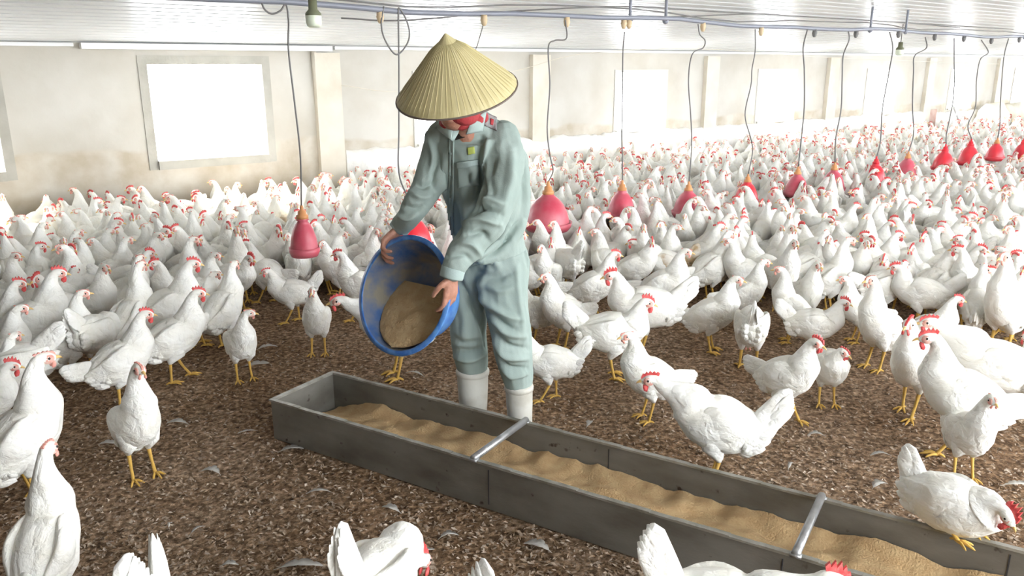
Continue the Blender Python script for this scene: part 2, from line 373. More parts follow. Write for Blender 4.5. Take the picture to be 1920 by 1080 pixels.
# drinker: (cap top px x, y; valve px x; hose waypoints; material; scale)
DR = [
 (565, 385, None, [(489, -12), (494, 14), (509, 26), (526, 20), (536, 8), (541, 40), (541, 95), (552, 190), (563, 290), (572, 380)], 'dome', 1.0, 'leftmost red bell drinker, hanging alone left of the person in the hat'),
 (775, 385, 720, [(720, 12), (715, 45), (722, 75), (742, 102), (760, 88), (768, 65), (762, 38), (749, 16), (747, 30), (748, 120), (748, 240), (749, 330), (765, 390)], 'domeb', 1.0, 'bright red bell drinker mostly hidden behind the right forearm of the person'),
 (1028, 340, 1060, [(1060, 38), (1062, 72), (1040, 76), (1028, 90), (1031, 160), (1026, 240), (1031, 290), (1037, 320), (1032, 348)], 'dome', 1.18, 'faded pink-red bell drinker just right of the person, largest of the row'),
 (1167, 338, 1174, [(1171, 60), (1168, 100), (1167, 190), (1166, 250), (1167, 300), (1163, 342)], 'dome', 1.0, 'faded red bell drinker second to the right of the person, under a straight hose'),
 (1292, 340, 1309, [(1309, 45), (1312, 64), (1322, 76), (1318, 90), (1298, 102), (1291, 150), (1295, 215), (1297, 270), (1290, 342)], 'dome', 1.0, 'red bell drinker third to the right of the person'),
 (1403, 326, 1416, [(1416, 55), (1416, 95), (1410, 130), (1408, 160), (1397, 215), (1408, 260), (1411, 285), (1408, 330)], 'domeb', .92, 'bright red bell drinker below the gap between third and fourth windows right of the person'),
 (1497, 312, 1514, [(1514, 55), (1506, 90), (1508, 130), (1508, 200), (1503, 255), (1495, 315)], 'dome', .95, 'faded red bell drinker fourth from the large pink one, half hidden by hens'),
 (1566, 304, 1590, [(1590, 55), (1592, 75), (1581, 105), (1579, 150), (1577, 205), (1567, 260), (1566, 306)], 'dome', 1.0, 'dull crimson bell drinker left of the brightest scarlet one'),
 (1644, 293, 1668, [(1668, 60), (1674, 90), (1668, 130), (1655, 200), (1652, 250), (1650, 270), (1640, 296)], 'domeb', 1.0, 'scarlet bell drinker with a kinked hose, first scarlet one right of the dull crimson drinker'),
 (1704, 284, 1735, [(1735, 70), (1737, 90), (1715, 105), (1713, 135), (1711, 200), (1713, 250), (1710, 286)], 'dome', .95, 'pale pinkish bell drinker between two scarlet ones on the right'),
 (1774, 270, 1789, [(1789, 72), (1789, 100), (1788, 180), (1775, 250), (1774, 272)], 'domeb', 1.05, 'scarlet bell drinker fourth from the right edge of the row'),
 (1822, 260, 1840, [(1840, 75), (1853, 98), (1838, 112), (1831, 150), (1829, 200), (1815, 235), (1820, 262)], 'domeb', 1.05, 'scarlet bell drinker third from the right edge of the row'),
 (1871, 258, 1891, [(1891, 72), (1882, 110), (1876, 190), (1875, 230), (1871, 260)], 'domeb', .95, 'scarlet bell drinker with a cream cap second from the right edge'),
 (1921, 258, 1922, [(1923, 74), (1923, 150), (1921, 260)], 'domeb', .95, 'scarlet bell drinker cut by the right edge of the photo')]
dome_prof = [(.0, .0), (.03, 0), (.04, -.012), (.055, -.02), (.085, -.04), (.118, -.075), (.142, -.12), (.156, -.165), (.163, -.205), (.167, -.215), (.16, -.213), (.15, -.20), (.135, -.12), (.08, -.05), (0, -.03)]
for di, (cx, cy, vx, way, dm, sc, lab) in enumerate(DR):
    top = PP(cx, cy, PIPEP); e = empty('bell_drinker', top, 0, lab, 'poultry drinker', 'red bell drinkers hanging from the water pipe')
    sc *= .98; ws = {0: .52, 2: .86, 3: .68, 4: .76}.get(di, .72)
    m = MB(); m.lathe([(r*sc*(ws if r > .05 else 1), (z-.075)*sc) for r, z in dome_prof], 32); m.obj('dome', M[dm], e)
    cm = M['capred'] if dm == 'domeb' and di in (8, 10, 11, 13) else M['capor']
    m = MB(); m.lathe([(0, 0), (.008*sc, 0), (.011*sc, -.015*sc), (.012*sc, -.028*sc), (.024*sc, -.034*sc), (.026*sc, -.055*sc), (.036*sc, -.06*sc), (.037*sc, -.08*sc), (.0, -.08*sc)], 16); m.obj('cap', cm, e)
    m = MB(); wq = sc*ws*.92; m.lathe([(.03*wq, -.28*sc), (.155*wq, -.285*sc), (.182*wq, -.275*sc), (.19*wq, -.255*sc), (.195*wq, -.255*sc), (.188*wq, -.285*sc), (.165*wq, -.31*sc), (.02*wq, -.30*sc), (.03*wq, -.28*sc)], 32)
    m.tube([(0, 0, -.08*sc), (0, 0, -.29*sc)], .012*sc, 8); m.obj('water_trough', M[dm], e)
    w = [PP(x, y, PIPEP-.02) for x, y in way]; w[-1] = top+Vector((0, 0, -.004))
    w = [Vector(q)-top for q in catmull([tuple(x) for x in w], len(w)*6)]
    m = MB(); m.tube(w, .0052 if di < 6 else .0065, 6); m.obj('hose', M['hose'], e)
    if vx:
        s = pipe_s(vx); q = inv(WP(s, PIPEP, pipe_z(s)))
        m = MB(); m.lathe([(0, 0), (.02, 0), (.022, -.025), (.024, -.03), (.018, -.055), (.009, -.068), (0, -.068)], 12, T=Matrix.Translation(q+Vector((0, 0, -.008)))); m.obj('valve', M['valve'] if di < 6 else M['hose'], pipe)
for px in (909, 1164):
    s = pipe_s(px); q = inv(WP(s, PIPEP, pipe_z(s)))
    m = MB(); m.lathe([(0, 0), (.02, 0), (.022, -.025), (.024, -.03), (.018, -.055), (.009, -.068), (0, -.068)], 12, T=Matrix.Translation(q+Vector((0, 0, -.008)))); m.obj('valve', M['valve'], pipe)
# string going down behind the hat
m = MB(); m.tube([PP(908, 40, PIPEP), PP(895, 85, PIPEP), PP(870, 150, PIPEP), PP(862, 240, PIPEP)], .003, 6); tag(m.obj('hanging_string', M['hose']), 'thin grey string dropping from the pipe behind the conical hat', 'string')
# ceiling wires
for (pts, lab) in (([(1195, 30), (1250, 32), (1420, 12), (1480, 20), (1620, 34), (1760, 40), (1900, 55)], 'thin dark cable sagging along the ceiling above the water pipe'),
                   ([(640, 34), (760, 38), (980, 20), (1180, 8), (1290, -8)], 'thin cable crossing the ceiling above the conical hat'),
                   ([(1190, 6), (1420, 16), (1680, 28), (1800, 52)], 'thin cable under the ceiling above the hanging bulb')):
    q = [WP(PP(x, y, 5.0).dot(WD), 5.0, PP(x, y, 5.0).z) for x, y in pts]
    q = [Vector((v.x, v.y, min(v.z, EAVE+SL*3-.02))) for v in q]
    m = MB(); m.tube([Vector(v) for v in catmull([tuple(v) for v in q], 40)], .006, 6); tag(m.obj('ceiling_cable', M['hose']), lab, 'cable')
m = MB(); q = [PP(x, y, 7.5) for x, y in ((640, 160), (760, 170), (965, 133), (1100, 100), (1320, 92), (1560, 108), (1920, 122))]
m.tube([Vector(v) for v in catmull([tuple(v) for v in q], 60)], .004, 6); tag(m.obj('string_line', M['pilaster']), 'thin slack line strung along the far wall below the ceiling', 'string')
# bulbs
def bulb(px, ytop, ybot, pperp, lab, wire_top=None):
    top = PP(px, ytop, pperp); bot = PP(px, ybot, pperp); h = top.z-bot.z; zc = EAVE+SL*(WALLP-pperp)
    e = empty('light_bulb', bot, 0, lab, 'lamp', 'bare bulbs hanging from the ceiling')
    m = MB(); m.lathe([(0, h), (.16*h, h), (.17*h, h*.66), (.30*h, h*.52), (.31*h, h*.44), (0, h*.44)], 20); m.obj('socket', M['socket'], e)
    m = MB(); m.lathe([(.29*h, h*.46), (.31*h, h*.42), (.30*h, h*.15), (.27*h, h*.05), (.18*h, 0), (0, -.005*h)], 20); m.obj('bulb', M['bulb'], e)
    m = MB(); m.tube([(0, 0, h*.98), (0, 0, max(zc-bot.z, h)+.01)], .005, 6); m.obj('cord', M['hose'], e)
bulb(589, 0, 52, 4.0, 'large white bulb in an olive socket hanging at the top left')
bulb(1686, 79, 104, 5.2, 'small white bulb hanging on a thin cord among the drinkers on the right')

# ------------------------------------------------------------ feed trough
O = PZ(508, 750, .173); TL = Vector((.855, -.518, 0)).normalized(); TW = Vector((.518, .855, 0)).normalized(); HT = .173; WT = .36; LT = 3.3
O.z = 0
TT = lambda x, y, z: Vector((x, y, z))
rz = math.atan2(TL.y, TL.x)
tr = empty('feed_trough', O, rz, 'long grey galvanised feed trough lying on the litter in front of the person', 'feed trough')
m = MB(); t = .004
def slab(m, a, b, c, d, th):   # quad prism
    a, b, c, d = map(Vector, (a, b, c, d)); nrm = (b-a).cross(d-a).normalized()*th
    m.add([a, b, c, d, a+nrm, b+nrm, c+nrm, d+nrm], [(0, 3, 2, 1), (4, 5, 6, 7), (0, 1, 5, 4), (1, 2, 6, 5), (2, 3, 7, 6), (3, 0, 4, 7)])
m.box(0, LT, 0, t, 0, HT); m.box(0, LT, WT-t, WT, 0, HT); m.box(0, t, t, WT-t, 0, HT); m.box(LT-t, LT, t, WT-t, 0, HT); m.box(t, LT-t, t, WT-t, .002, .006)
m.obj('trough_body', M['steel'], tr, smooth=False, weld=False)
for (a, b, c, d) in ((-.006, LT+.006, -.006, .012), (-.006, LT+.006, WT-.012, WT+.006), (-.006, .012, .012, WT-.012), (LT-.012, LT+.006, .012, WT-.012)):
    m = MB(); n_ = 40 if b-a > 1 else 6
    if b-a > 1:
        for k in range(n_):
            x0 = a+(b-a)*k/n_; x1 = a+(b-a)*(k+1)/n_; m.box(x0, x1, c, d, HT-.004, HT+.004+.0012*math.sin(k*2.1))
    else: m.box(a, b, c, d, HT-.004, HT+.0045)
    m.obj('rim', M['rimsteel'], tr, smooth=False, weld=False)
for x in (1.0, 2.085, 3.1):
    m = MB(); m.tube([(x, -.004, HT+.008), (x, WT+.004, HT+.008)], .013, 14)
    m.box(x-.016, x+.016, -.008, .012, HT-.002, HT+.006); m.box(x-.016, x+.016, WT-.012, WT+.008, HT-.002, HT+.006)
    m.obj('cross_bar', M['bar'], tr)
for (x, y) in ((1.06, -.002), (2.05, -.002), (1.35, WT-t-.002), (2.6, WT-t-.002)):
    m = MB(); m.box(x, x+.004, y, y+.0015, .02, HT-.02); m.obj('weld_seam', M['black'], tr, smooth=False)
# feed heap in the trough
m = MB(); nu, nv = 220, 16
for i in range(nu+1):
    for j in range(nv+1):
        x = .03+(LT-.06)*i/nu; y = .008+(WT-.016)*j/nv
        z = .075+.024*noise.noise(Vector((x*5.5, y*6, 0)))+.012*noise.noise(Vector((x*16, y*16, 3)))+.004*noise.noise(Vector((x*60, y*60, 3)))
        z -= .05*max(0, 1-(x-.03)/.22)**1.5; z -= .018*math.sin(PI*min(1, max(0, (y-.2)/.16)))
        m.v.append((x, y, max(z, .008)))
for i in range(nu):
    for j in range(nv):
        a = i*(nv+1)+j; m.f.append((a, a+nv+1, a+nv+2, a+1)); m.m.append(0)
o = m.obj('poultry_feed', M['feed']); o.location = O; o.rotation_euler = (0, 0, rz); tag(o, 'tan ground feed lying along the bottom of the steel trough', 'feed', kind='stuff')

# ============================================================ HENS
def hen_parts(body_pitch=10, head=(.17, 0, .40), hyaw=0, hpitch=-5, tail=55, tail_len=.15, q=1, comb=1.0, legs='stand', bz=.235, fat=1.0, dn=1.0):
    """returns dict of MB per part. facing +X, feet at z=0"""
    P = {}
    bp = math.radians(body_pitch); R = Matrix.Rotation(-bp, 3, 'Y'); c0 = Vector((0, 0, bz))
    # body rings: x along body, dz centre offset, half width, half height
    B = [(-.172, .028, .014, .014), (-.155, .020, .034, .040), (-.125, .008, .056, .064), (-.085, .000, .072, .082), (-.04, -.006, .082, .094), (.01, -.008, .085, .098), (.055, .0, .078, .092), (.09, .016, .064, .077)]
    C = [tuple(c0+R @ Vector((b[0], 0, b[1]))) for b in B]; w = [b[2]*fat for b in B]; h = [b[3]*fat for b in B]
    hd = Vector(head); hy = math.radians(hyaw); hp = math.radians(hpitch)
    hf = Vector((math.cos(hy)*math.cos(hp), math.sin(hy)*math.cos(hp), math.sin(hp)))
    a = Vector(C[-1]); ta = (R @ Vector((.75, 0, .65))).normalized(); L_ = (hd-a).length
    tb = (Vector((0, 0, .8))*(1 if hd.z > .2 else .15)+hf*.75).normalized()
    b_ = hd-hf*.012
    K = 6
    for i in range(1, K+1):
        u = i/K; p0, p1, p2, p3 = a, a+ta*L_*.38, b_-tb*L_*.36, b_
        pt = p0*(1-u)**3+p1*3*u*(1-u)**2+p2*3*u*u*(1-u)+p3*u**3
        rr = (.064*(1-u)**1.5+.0205)*(1 if u < 1 else .98)
        C.append(tuple(pt)); w.append(rr*fat*.93); h.append(rr*1.1*fat if u < .6 else rr*1.05)
    for d, ww, hh in ((.010, .0205, .0215), (.022, .0165, .0175), (.032, .010, .0115), (.038, .003, .004)):
        C.append(tuple(hd+hf*d-Vector((0, 0, d*.12)))); w.append(ww); h.append(hh)
    nr = int((40 if q == 1 else 20)); seg = 18 if q == 1 else 8
    Z = catmull([(*c, a1, a2) for c, a1, a2 in zip(C, w, h)], nr)
    body = MB(); body.loft([z[:3] for z in Z], [max(z[3], .001) for z in Z], [max(z[4], .001) for z in Z], seg, 0, side=(0, 1, 0))
    # feather ruffles
    if q == 1:
        nv = []
        for v in body.v:
            V = Vector(v); d = V-c0; back = max(0, min(1, (-d.x+.02)/.15)); low = max(0, min(1, (.02-d.z)/.08))
            k = .0035+.009*back*low
            nn = Vector((0, V.y, V.z-c0.z)).normalized() if V.z < c0.z+.13 else Vector((0, 0, 0))
            nv.append(tuple(V+nn*k*(noise.noise(Vector((V.x*26, V.y*42, V.z*42)))*1.3+.2)))
        body.v = nv
    # thighs
    hips = []
    for sgn in (-1, 1):
        if legs == 'sit': hk = Vector((.02, sgn*.05, .05)); ft = Vector((.05, sgn*.05, 0)); top = Vector((.0, sgn*.045, bz-.02))
        elif legs == 'walk': hk = Vector((-.012+.022*sgn, sgn*.036, .105)); ft = Vector((.012+.05*sgn, sgn*.036, 0)); top = Vector((.012, sgn*.04, bz-.02))
        else: hk = Vector((-.008, sgn*.038, .105)); ft = Vector((.014, sgn*.042, 0)); top = Vector((.012, sgn*.042, bz-.02))
        mid = top.lerp(hk, .55)+Vector((.012, 0, 0))
        body.loft([top, mid, hk+Vector((0, 0, .012)), hk], [.04, .033, .015, .009], [.05, .04, .017, .009], 10 if q == 1 else 6, 0, side=(0, 1, 0)); hips.append((hk, ft, sgn))
    if q == 1:   # fluffy rump lumps
        for k in range(5):
            a = R @ Vector((-.135+.012*k % .03, (-1)**k*.02*(k/5), -.035-.012*(k % 3))); body.ball(c0+a, .036, .034, .03, 10)
    P['body'] = body
    # tail: a tent of long feathers
    ta_ = math.radians(tail)+bp*.0; root = c0+R @ Vector((-.135, 0, .03)); td = Vector((-math.cos(ta_), 0, math.sin(ta_)))
    tm = MB(); sd_ = Vector((math.sin(ta_), 0, math.cos(ta_)))      # sd_: towards the back of the bird, upwards
    main = [root-td*.03, root+td*tail_len*.25, root+td*tail_len*.6, root+td*tail_len*.88, root+td*tail_len]
    tm.loft(main, [.036, .024, .013, .009, .002], [.052, .047, .036, .026, .006], 14 if q == 1 else 6, 0, side=(0, 1, 0))
    if q == 1:
        for k in range(8):
            sg = -1 if k % 2 else 1; u = (k//2)/3; an = ta_-math.radians(4+13*u); d = Vector((-math.cos(an), 0, math.sin(an))); ln = tail_len*(.97-.16*u)
            r0 = root-Vector((0, 0, .012*u)); y = sg*(.010+.006*u)
            tm.loft([r0+Vector((0, y*.6, 0)), r0+d*ln*.4+Vector((0, y*1.3, 0)), r0+d*ln*.8+Vector((0, y, 0)), r0+d*ln+Vector((0, y*.8, 0))], [.016, .007, .004, .001], [.03, .022, .015, .003], 8, 0, side=(0, 1, 0))
        for k in range(6):
            sg = -1 if k % 2 else 1; d = (td*.5+Vector((-.8, sg*.25, -.1*k))).normalized(); r0 = c0+R @ Vector((-.11, sg*.02, -.005-.009*k)); ln = .085-.006*k
            tm.loft([r0, r0+d*ln*.55, r0+d*ln*.85, r0+d*ln], [.03, .022, .012, .002], [.034, .026, .014, .002], 8, 0, side=(0, 1, 0))
    P['tail'] = tm
    # wings
    for sgn, nm in ((-1, 'wing_r'), (1, 'wing_l')):
        wm = MB(); wc = [(.07, .012, .008, .02), (.045, .012, .016, .045), (.0, .008, .018, .056), (-.05, .004, .017, .052), (-.10, .004, .013, .038), (-.145, .012, .008, .022), (-.172, .018, .003, .007)]
        pts = []; ww = []; hh = []
        for (x, z, a1, a2) in wc:
            yy = sgn*(.069 if -.08 < x < .04 else .054 if x >= .04 else .056-(-x-.08)*.35)*fat
            pts.append(c0+R @ Vector((x, yy, z+.012))); ww.append(a1); hh.append(a2)
        if q == 1:
            Zw = catmull([(*p_, a1, a2) for p_, a1, a2 in zip(pts, ww, hh)], 14)
            wm.loft([z[:3] for z in Zw], [max(.001, z[3]) for z in Zw], [max(.001, z[4]) for z in Zw], 12, 0, side=(0, 1, 0))
            for k in range(4):   # flight feather tips
                a = c0+R @ Vector((-.07-.01*k, sgn*.064*fat, -.006-.010*k)); b = c0+R @ Vector((-.165+.016*k, sgn*(.04+.004*k)*fat, .006-.016*k))
                wm.loft([a, a.lerp(b, .6), b], [.006, .005, .001], [.018, .014, .003], 6, 0, side=(0, 1, 0))
            P[nm] = wm
        else: wm.loft(pts[::2], ww[::2], hh[::2], 6, 0, side=(0, 1, 0)); P[nm] = wm
    # head furniture
    s = Vector((0, 0, 1)).cross(hf).normalized(); u = hf.cross(s).normalized()
    fr = lambda a, b, c: hd+hf*a+s*b+u*c
    cmb = MB(); cs = comb*.82
    pk = lambda k: .017+.030*cs*k; vl = lambda k: .017+.012*cs*k
    outl = [(-.022, .008), (-.030, pk(.35)), (-.023, pk(.8)), (-.017, vl(1.1)), (-.011, pk(1.05)), (-.004, vl(1.3)), (.003, pk(1.15)), (.010, vl(1.2)), (.016, pk(.9)), (.022, vl(.8)), (.029, pk(.45)), (.036, .012), (.036, .002), (.02, .006), (0, .010)]
    th = .0042; n_ = len(outl); lean = .010*cs
    vs = [fr(a, th+lean*(c/.04), c) for a, c in outl]+[fr(a, -th+lean*(c/.04), c) for a, c in outl]
    cmb.add(vs, [tuple(range(n_)), tuple(reversed(range(n_, 2*n_)))]+[(i, i+n_, (i+1) % n_+n_, (i+1) % n_) for i in range(n_)]); P['comb'] = cmb
    for sg in (-1, 1):
        wt = MB(); wt.loft([fr(.026, sg*.006, -.012), fr(.026, sg*.010, -.020-.006*cs), fr(.023, sg*.011, -.026-.014*cs), fr(.020, sg*.010, -.030-.018*cs)], [.003, .0045, .005, .001], [.005, .009*(.6+.4*cs), .010*(.6+.4*cs), .002], 8, 0, side=s); P['wattle_r' if sg < 0 else 'wattle_l'] = wt
        fc = MB(); Rm = Matrix((hf, s, u)).transposed(); fc.ball(fr(.010, sg*.0125, -.002), .019, .008, .0165, 10 if q == 1 else 6, R=Rm); P['face_r' if sg < 0 else 'face_l'] = fc
        ey = MB(); ey.ball(fr(.011, sg*.0195, .002), .0042, n=8 if q == 1 else 5); P['eye_r' if sg < 0 else 'eye_l'] = ey
    bk = MB(); bk.loft([fr(.026, 0, -.003), fr(.042, 0, -.004), fr(.052, 0, -.008), fr(.056, 0, -.012)], [.009, .0055, .003, .0008], [.0085, .0055, .003, .0008], 8, 0, side=s); P['beak'] = bk
    for (hk, ft, sgn) in hips:
        lg = MB(); n6 = 8 if q == 1 else 5
        lg.tube([hk+Vector((0, 0, .02)), hk, hk.lerp(ft, .5), ft+Vector((0, 0, .012)), ft+Vector((.004, 0, .006))], [.007, .0085, .006, .0068, .007], n6, side=(0, 1, 0))
        for an, ln in ((0, .058), (32, .048), (-32, .048), (170, .026)):
            a_ = math.radians(an); d = Vector((math.cos(a_), math.sin(a_), 0)); f0 = ft+Vector((0, 0, .007))
            lg.tube([f0, f0+d*ln*.45+Vector((0, 0, .003)), f0+d*ln*.85-Vector((0, 0, .003)), f0+d*ln-Vector((0, 0, .006))], [.006, .0052, .0042, .0015], 6 if q == 1 else 4)
        P['leg_r' if sgn < 0 else 'leg_l'] = lg
    return P
MATOF = {'body': 'feather', 'tail': 'tailf', 'wing': 'feather', 'comb': 'comb', 'wattle': 'comb', 'face': 'face', 'eye': 'eye', 'beak': 'beak', 'leg': 'leg'}
VAR = {
 'alert':  dict(body_pitch=28, head=(.125, 0, .445), tail=8, tail_len=.12, hpitch=-4, legs='stand', comb=.12),
 'alertc': dict(body_pitch=24, head=(.135, 0, .430), tail=15, tail_len=.13, hpitch=-8, legs='walk', comb=.8),
 'tall':   dict(body_pitch=38, head=(.10, 0, .475), tail=-10, tail_len=.11, hpitch=0, legs='stand', comb=.28, fat=.95),
 'stand':  dict(body_pitch=6, head=(.165, 0, .395), tail=58, hpitch=-8, legs='walk', comb=.5),
 'standc': dict(body_pitch=4, head=(.155, 0, .375), tail=52, hpitch=-12, legs='stand', comb=1.0),
 'reach':  dict(body_pitch=14, head=(.235, 0, .365), tail=62, tail_len=.17, hpitch=-8, legs='stand', comb=.6),
 'low':    dict(body_pitch=-2, head=(.245, 0, .25), tail=62, tail_len=.16, hpitch=-18, legs='stand', comb=1.1),
 'peck':   dict(body_pitch=-16, head=(.215, 0, .07), tail=50, tail_len=.15, hpitch=-55, legs='stand', comb=.4),
 'turnl':  dict(body_pitch=24, head=(.11, .03, .43), hyaw=75, tail=12, tail_len=.12, hpitch=-4, comb=.2),
 'turnr':  dict(body_pitch=24, head=(.11, -.03, .43), hyaw=-75, tail=12, tail_len=.12, hpitch=-4, comb=.7),
 'tucked': dict(body_pitch=12, head=(.12, .02, .355), hyaw=35, tail=35, tail_len=.12, hpitch=-14, comb=.45, fat=1.05),
 'lowt':   dict(body_pitch=-2, head=(.25, 0, .335), tail=76, tail_len=.18, hpitch=-14, legs='stand', comb=1.1),
 'peckt':  dict(body_pitch=-20, head=(.215, 0, .07), tail=82, tail_len=.20, hpitch=-55, legs='stand', comb=.6),
 'lowh':   dict(body_pitch=-12, head=(.235, 0, .13), tail=80, tail_len=.19, hpitch=-30, legs='stand', comb=1.1),
 'squat':  dict(body_pitch=2, head=(.165, -.02, .15), hyaw=-12, tail=72, tail_len=.125, hpitch=-38, comb=1.25, legs='sit', bz=.105, fat=1.0),
}
HV = {}; HMID = {}; HLOW = {}
for vn, kw in VAR.items():
    P = hen_parts(q=1, **kw); D = {}
    for k, mb in P.items():
        kind = k.split('_')[0]; mk_ = MATOF[kind]; mk_ = 'combp' if mk_ == 'comb' and kw['comb'] < .45 else mk_; me = mb.mesh(kind, M[mk_])
        bm = bmesh.new(); bm.from_mesh(me); bmesh.ops.recalc_face_normals(bm, faces=bm.faces); bm.to_mesh(me); bm.free(); D[k] = me
        if kind in ('comb',): me.polygons.foreach_set('use_smooth', [False]*len(me.polygons))
    HV[vn] = D
    P2 = hen_parts(q=0, **kw); A = MB()
    mats = ['feather', 'tailf', 'comb', 'face', 'beak', 'eye', 'leg', 'combp']
    body = MB()
    for k, mb in P2.items():
        kind = k.split('_')[0]; mk_ = MATOF[kind]; A.merge(mb, mats.index('combp' if mk_ == 'comb' and kw['comb'] < .45 else mk_))
    me = A.mesh('hen', [M[x] for x in mats]); bm = bmesh.new(); bm.from_mesh(me); bmesh.ops.recalc_face_normals(bm, faces=bm.faces); bm.to_mesh(me); bm.free()
    HLOW[vn] = me
HEADZ = {vn: max(v.co.z for v in HV[vn]['body'].vertices) for vn in VAR}
GROUP = 'white hens of the flock'
def hen_full(vn, loc, rz, sc, label, tint=None):
    e = empty('hen', loc, rz, label, 'hen', GROUP); e.scale = (sc, sc, sc)
    for k, me in HV[vn].items():
        o = bpy.data.objects.new(k.split('_')[0], me); o.parent = e; COL.objects.link(o)
    return e
def viewyaw(loc, yaw_deg):
    """yaw as read in the photo: 0 = facing right, 90 = away, 180 = left, 270 = towards the camera"""
    base = math.atan2(loc.y, loc.x)-PI/2
    return math.radians(yaw_deg)+base
# hand placed hens: feet px x,y ; head top px y ; yaw ; variant ; label
H = [
 (1340, 905, 712, 180, 'reach', 'white hen stretching its neck left just behind the trough between the cross bars'),
 (1803, 895, 738, 300, 'alert', 'small pale hen standing behind the one perched on the trough rim at the far right'),
 (108, 1150, 858, 62, 'tall', 'large white hen in the bottom left corner seen from behind, red comb flopped over'),
 (284, 1000, None, 262, 'peckt', 'hen below the bottom left frame edge showing only its rounded upright tail'),
 (232, 1036, None, 190, 'peckt', 'hen at the bottom left edge showing only a slanted cream tail tip'),
 (640, 974, None, 58, 'lowh', 'white hen at the bottom centre edge, bright red comb and upright tail showing'),
 (910, 1046, None, 320, 'peckt', 'hen at the bottom edge below the trough, only a small tail tip showing'),
 (1228, 978, None, 8, 'lowt', 'white hen at the bottom edge in front of the trough, tail left and head right'),
 (62, 938, 674, 14, 'tall', 'white hen walking right at the left edge, neck stretched up, both yellow feet together'),
 (268, 892, 667, 290, 'tall', 'white hen standing alone on bare litter at left facing the camera'),
 (-30, 850, 690, 0, 'standc', 'hen cut by the left edge, red face and yellow beak pointing right'),
 (40, 778, None, 165, 'peck', 'grey-shaded hen with its head down beside the left edge, tail to the right'),
 (10, 790, 655, 30, 'alert', 'pale hen at the left edge just above the red-faced one'),
 (238, 758, 590, 12, 'alertc', 'grey-shaded hen facing right behind the lone hen on the left litter'),
 (335, 712, 548, 8, 'alertc', 'white hen with a red comb striding right at the front edge of the left crowd'),
 (458, 710, 572, 285, 'turnl', 'white hen facing the camera left of the basin with its red face turned aside'),
 (598, 662, 528, 262, 'alert', 'narrow white hen facing the camera just left of the blue basin'),
 (552, 602, 530, 180, 'stand', 'short white hen turned left behind the narrow hen by the basin'),
 (425, 652, 497, 50, 'alert', 'white hen seen from behind with drooping wing feathers, left of the hanging drinker'),
 (140, 712, 548, 8, 'tall', 'white hen with long body and short red comb standing right at left, tail raised behind'),
 (190, 705, None, 60, 'peck', 'round-bodied hen feeding head down between two tall hens on the left'),
 (75, 690, 512, 12, 'alertc', 'hen with a bright red comb looking right in the second row at far left'),
 (5, 690, 532, 10, 'alertc', 'red-faced hen at the left edge, second row from the front'),
 (12, 745, 578, 5, 'alert', 'tall hen with a plain white neck at the left edge behind the front pair'),
 (258, 672, 497, 45, 'tall', 'tallest white hen in the left crowd, straight as a column'),
 (192, 640, 488, 300, 'alert', 'hen with a plump pale breast behind the tall column-like hen at left'),
 (325, 660, 492, 10, 'alertc', 'hen looking right with a rose-pink comb in the left crowd, third row'),
 (378, 645, 512, 8, 'alert', 'hen behind the striding one, only red comb and white neck visible'),
 (748, 705, 532, 190, 'reach', 'hen behind the blue basin, red comb showing at its left and yellow legs below'),
 (1032, 748, 622, 186, 'stand', 'bright white hen at the right boot of the person, tail pointing straight up'),
 (1145, 706, 556, 5, 'standc', 'large-combed white hen facing right with raised tail, close right of the person'),
 (1215, 785, 616, 205, 'alert', 'small white hen facing left just behind the stretching hen'),
 (1055, 650, 505, 215, 'alert', 'grey-white hen facing the camera right beside the person at knee height'),
 (1205, 662, 505, 186, 'standc', 'ruffled white hen facing left with a bushy tail, behind the large-combed hen'),
 (1330, 657, 512, 352, 'alert', 'clean white hen facing right standing upright near the centre of the right crowd front'),
 (1402, 690, None, 92, 'peck', 'small hen seen from behind with its head down on the bare litter right of centre'),
 (1520, 672, 556, 8, 'standc', 'broad white hen facing right with dark red comb, behind the front pair'),
 (1640, 690, 512, 228, 'tall', 'ruffled tall white hen stepping left with long grey-white breast on the right'),
 (1468, 785, 618, 325, 'alertc', 'white hen leading the front pair right of centre, comb pale red'),
 (1548, 757, 640, 290, 'tucked', 'red-faced hen peering out behind the leading hen of the front pair'),
 (1702, 775, 582, 252, 'alertc', 'hen with an upright pink comb facing the camera in the right foreground'),
 (1790, 850, 628, 192, 'alertc', 'large white hen facing left in the right foreground, body overlapping the right edge'),
 (1850, 790, 602, 190, 'reach', 'white hen with a yellow beak facing left near the right edge, tail raised'),
 (1872, 662, 462, 245, 'tall', 'big upright hen with thick legs near the right edge, back row of the front group'),
 (1925, 800, 640, 120, 'alertc', 'hen cut by the right edge of the frame'),
 (1735, 680, 560, 20, 'alertc', 'hen with its head turned right behind the pink-combed one'),
 (1605, 640, 520, 200, 'alert', 'hen half hidden behind the ruffled tall hen on the right'),
 (1110, 600, 470, 10, 'alertc', 'hen facing right behind the grey-white one beside the person'),
 (1240, 600, 462, 355, 'alert', 'hen standing upright behind the ruffled bushy-tailed one'),
 (1500, 620, 480, 300, 'alert', 'hen with a plain head above the broad dark-combed one'),
 (1000, 640, 530, 200, 'alert', 'hen mostly hidden behind the right leg of the person'),
 (1480, 640, 500, 185, 'tall', 'slender hen facing left behind the broad dark-combed one'),
 (1390, 610, 485, 20, 'alert', 'hen above the head-down one on the bare litter'),
 (680, 600, 470, 160, 'alertc', 'hen facing left just left of the blue basin upper rim'),
]
placed = []
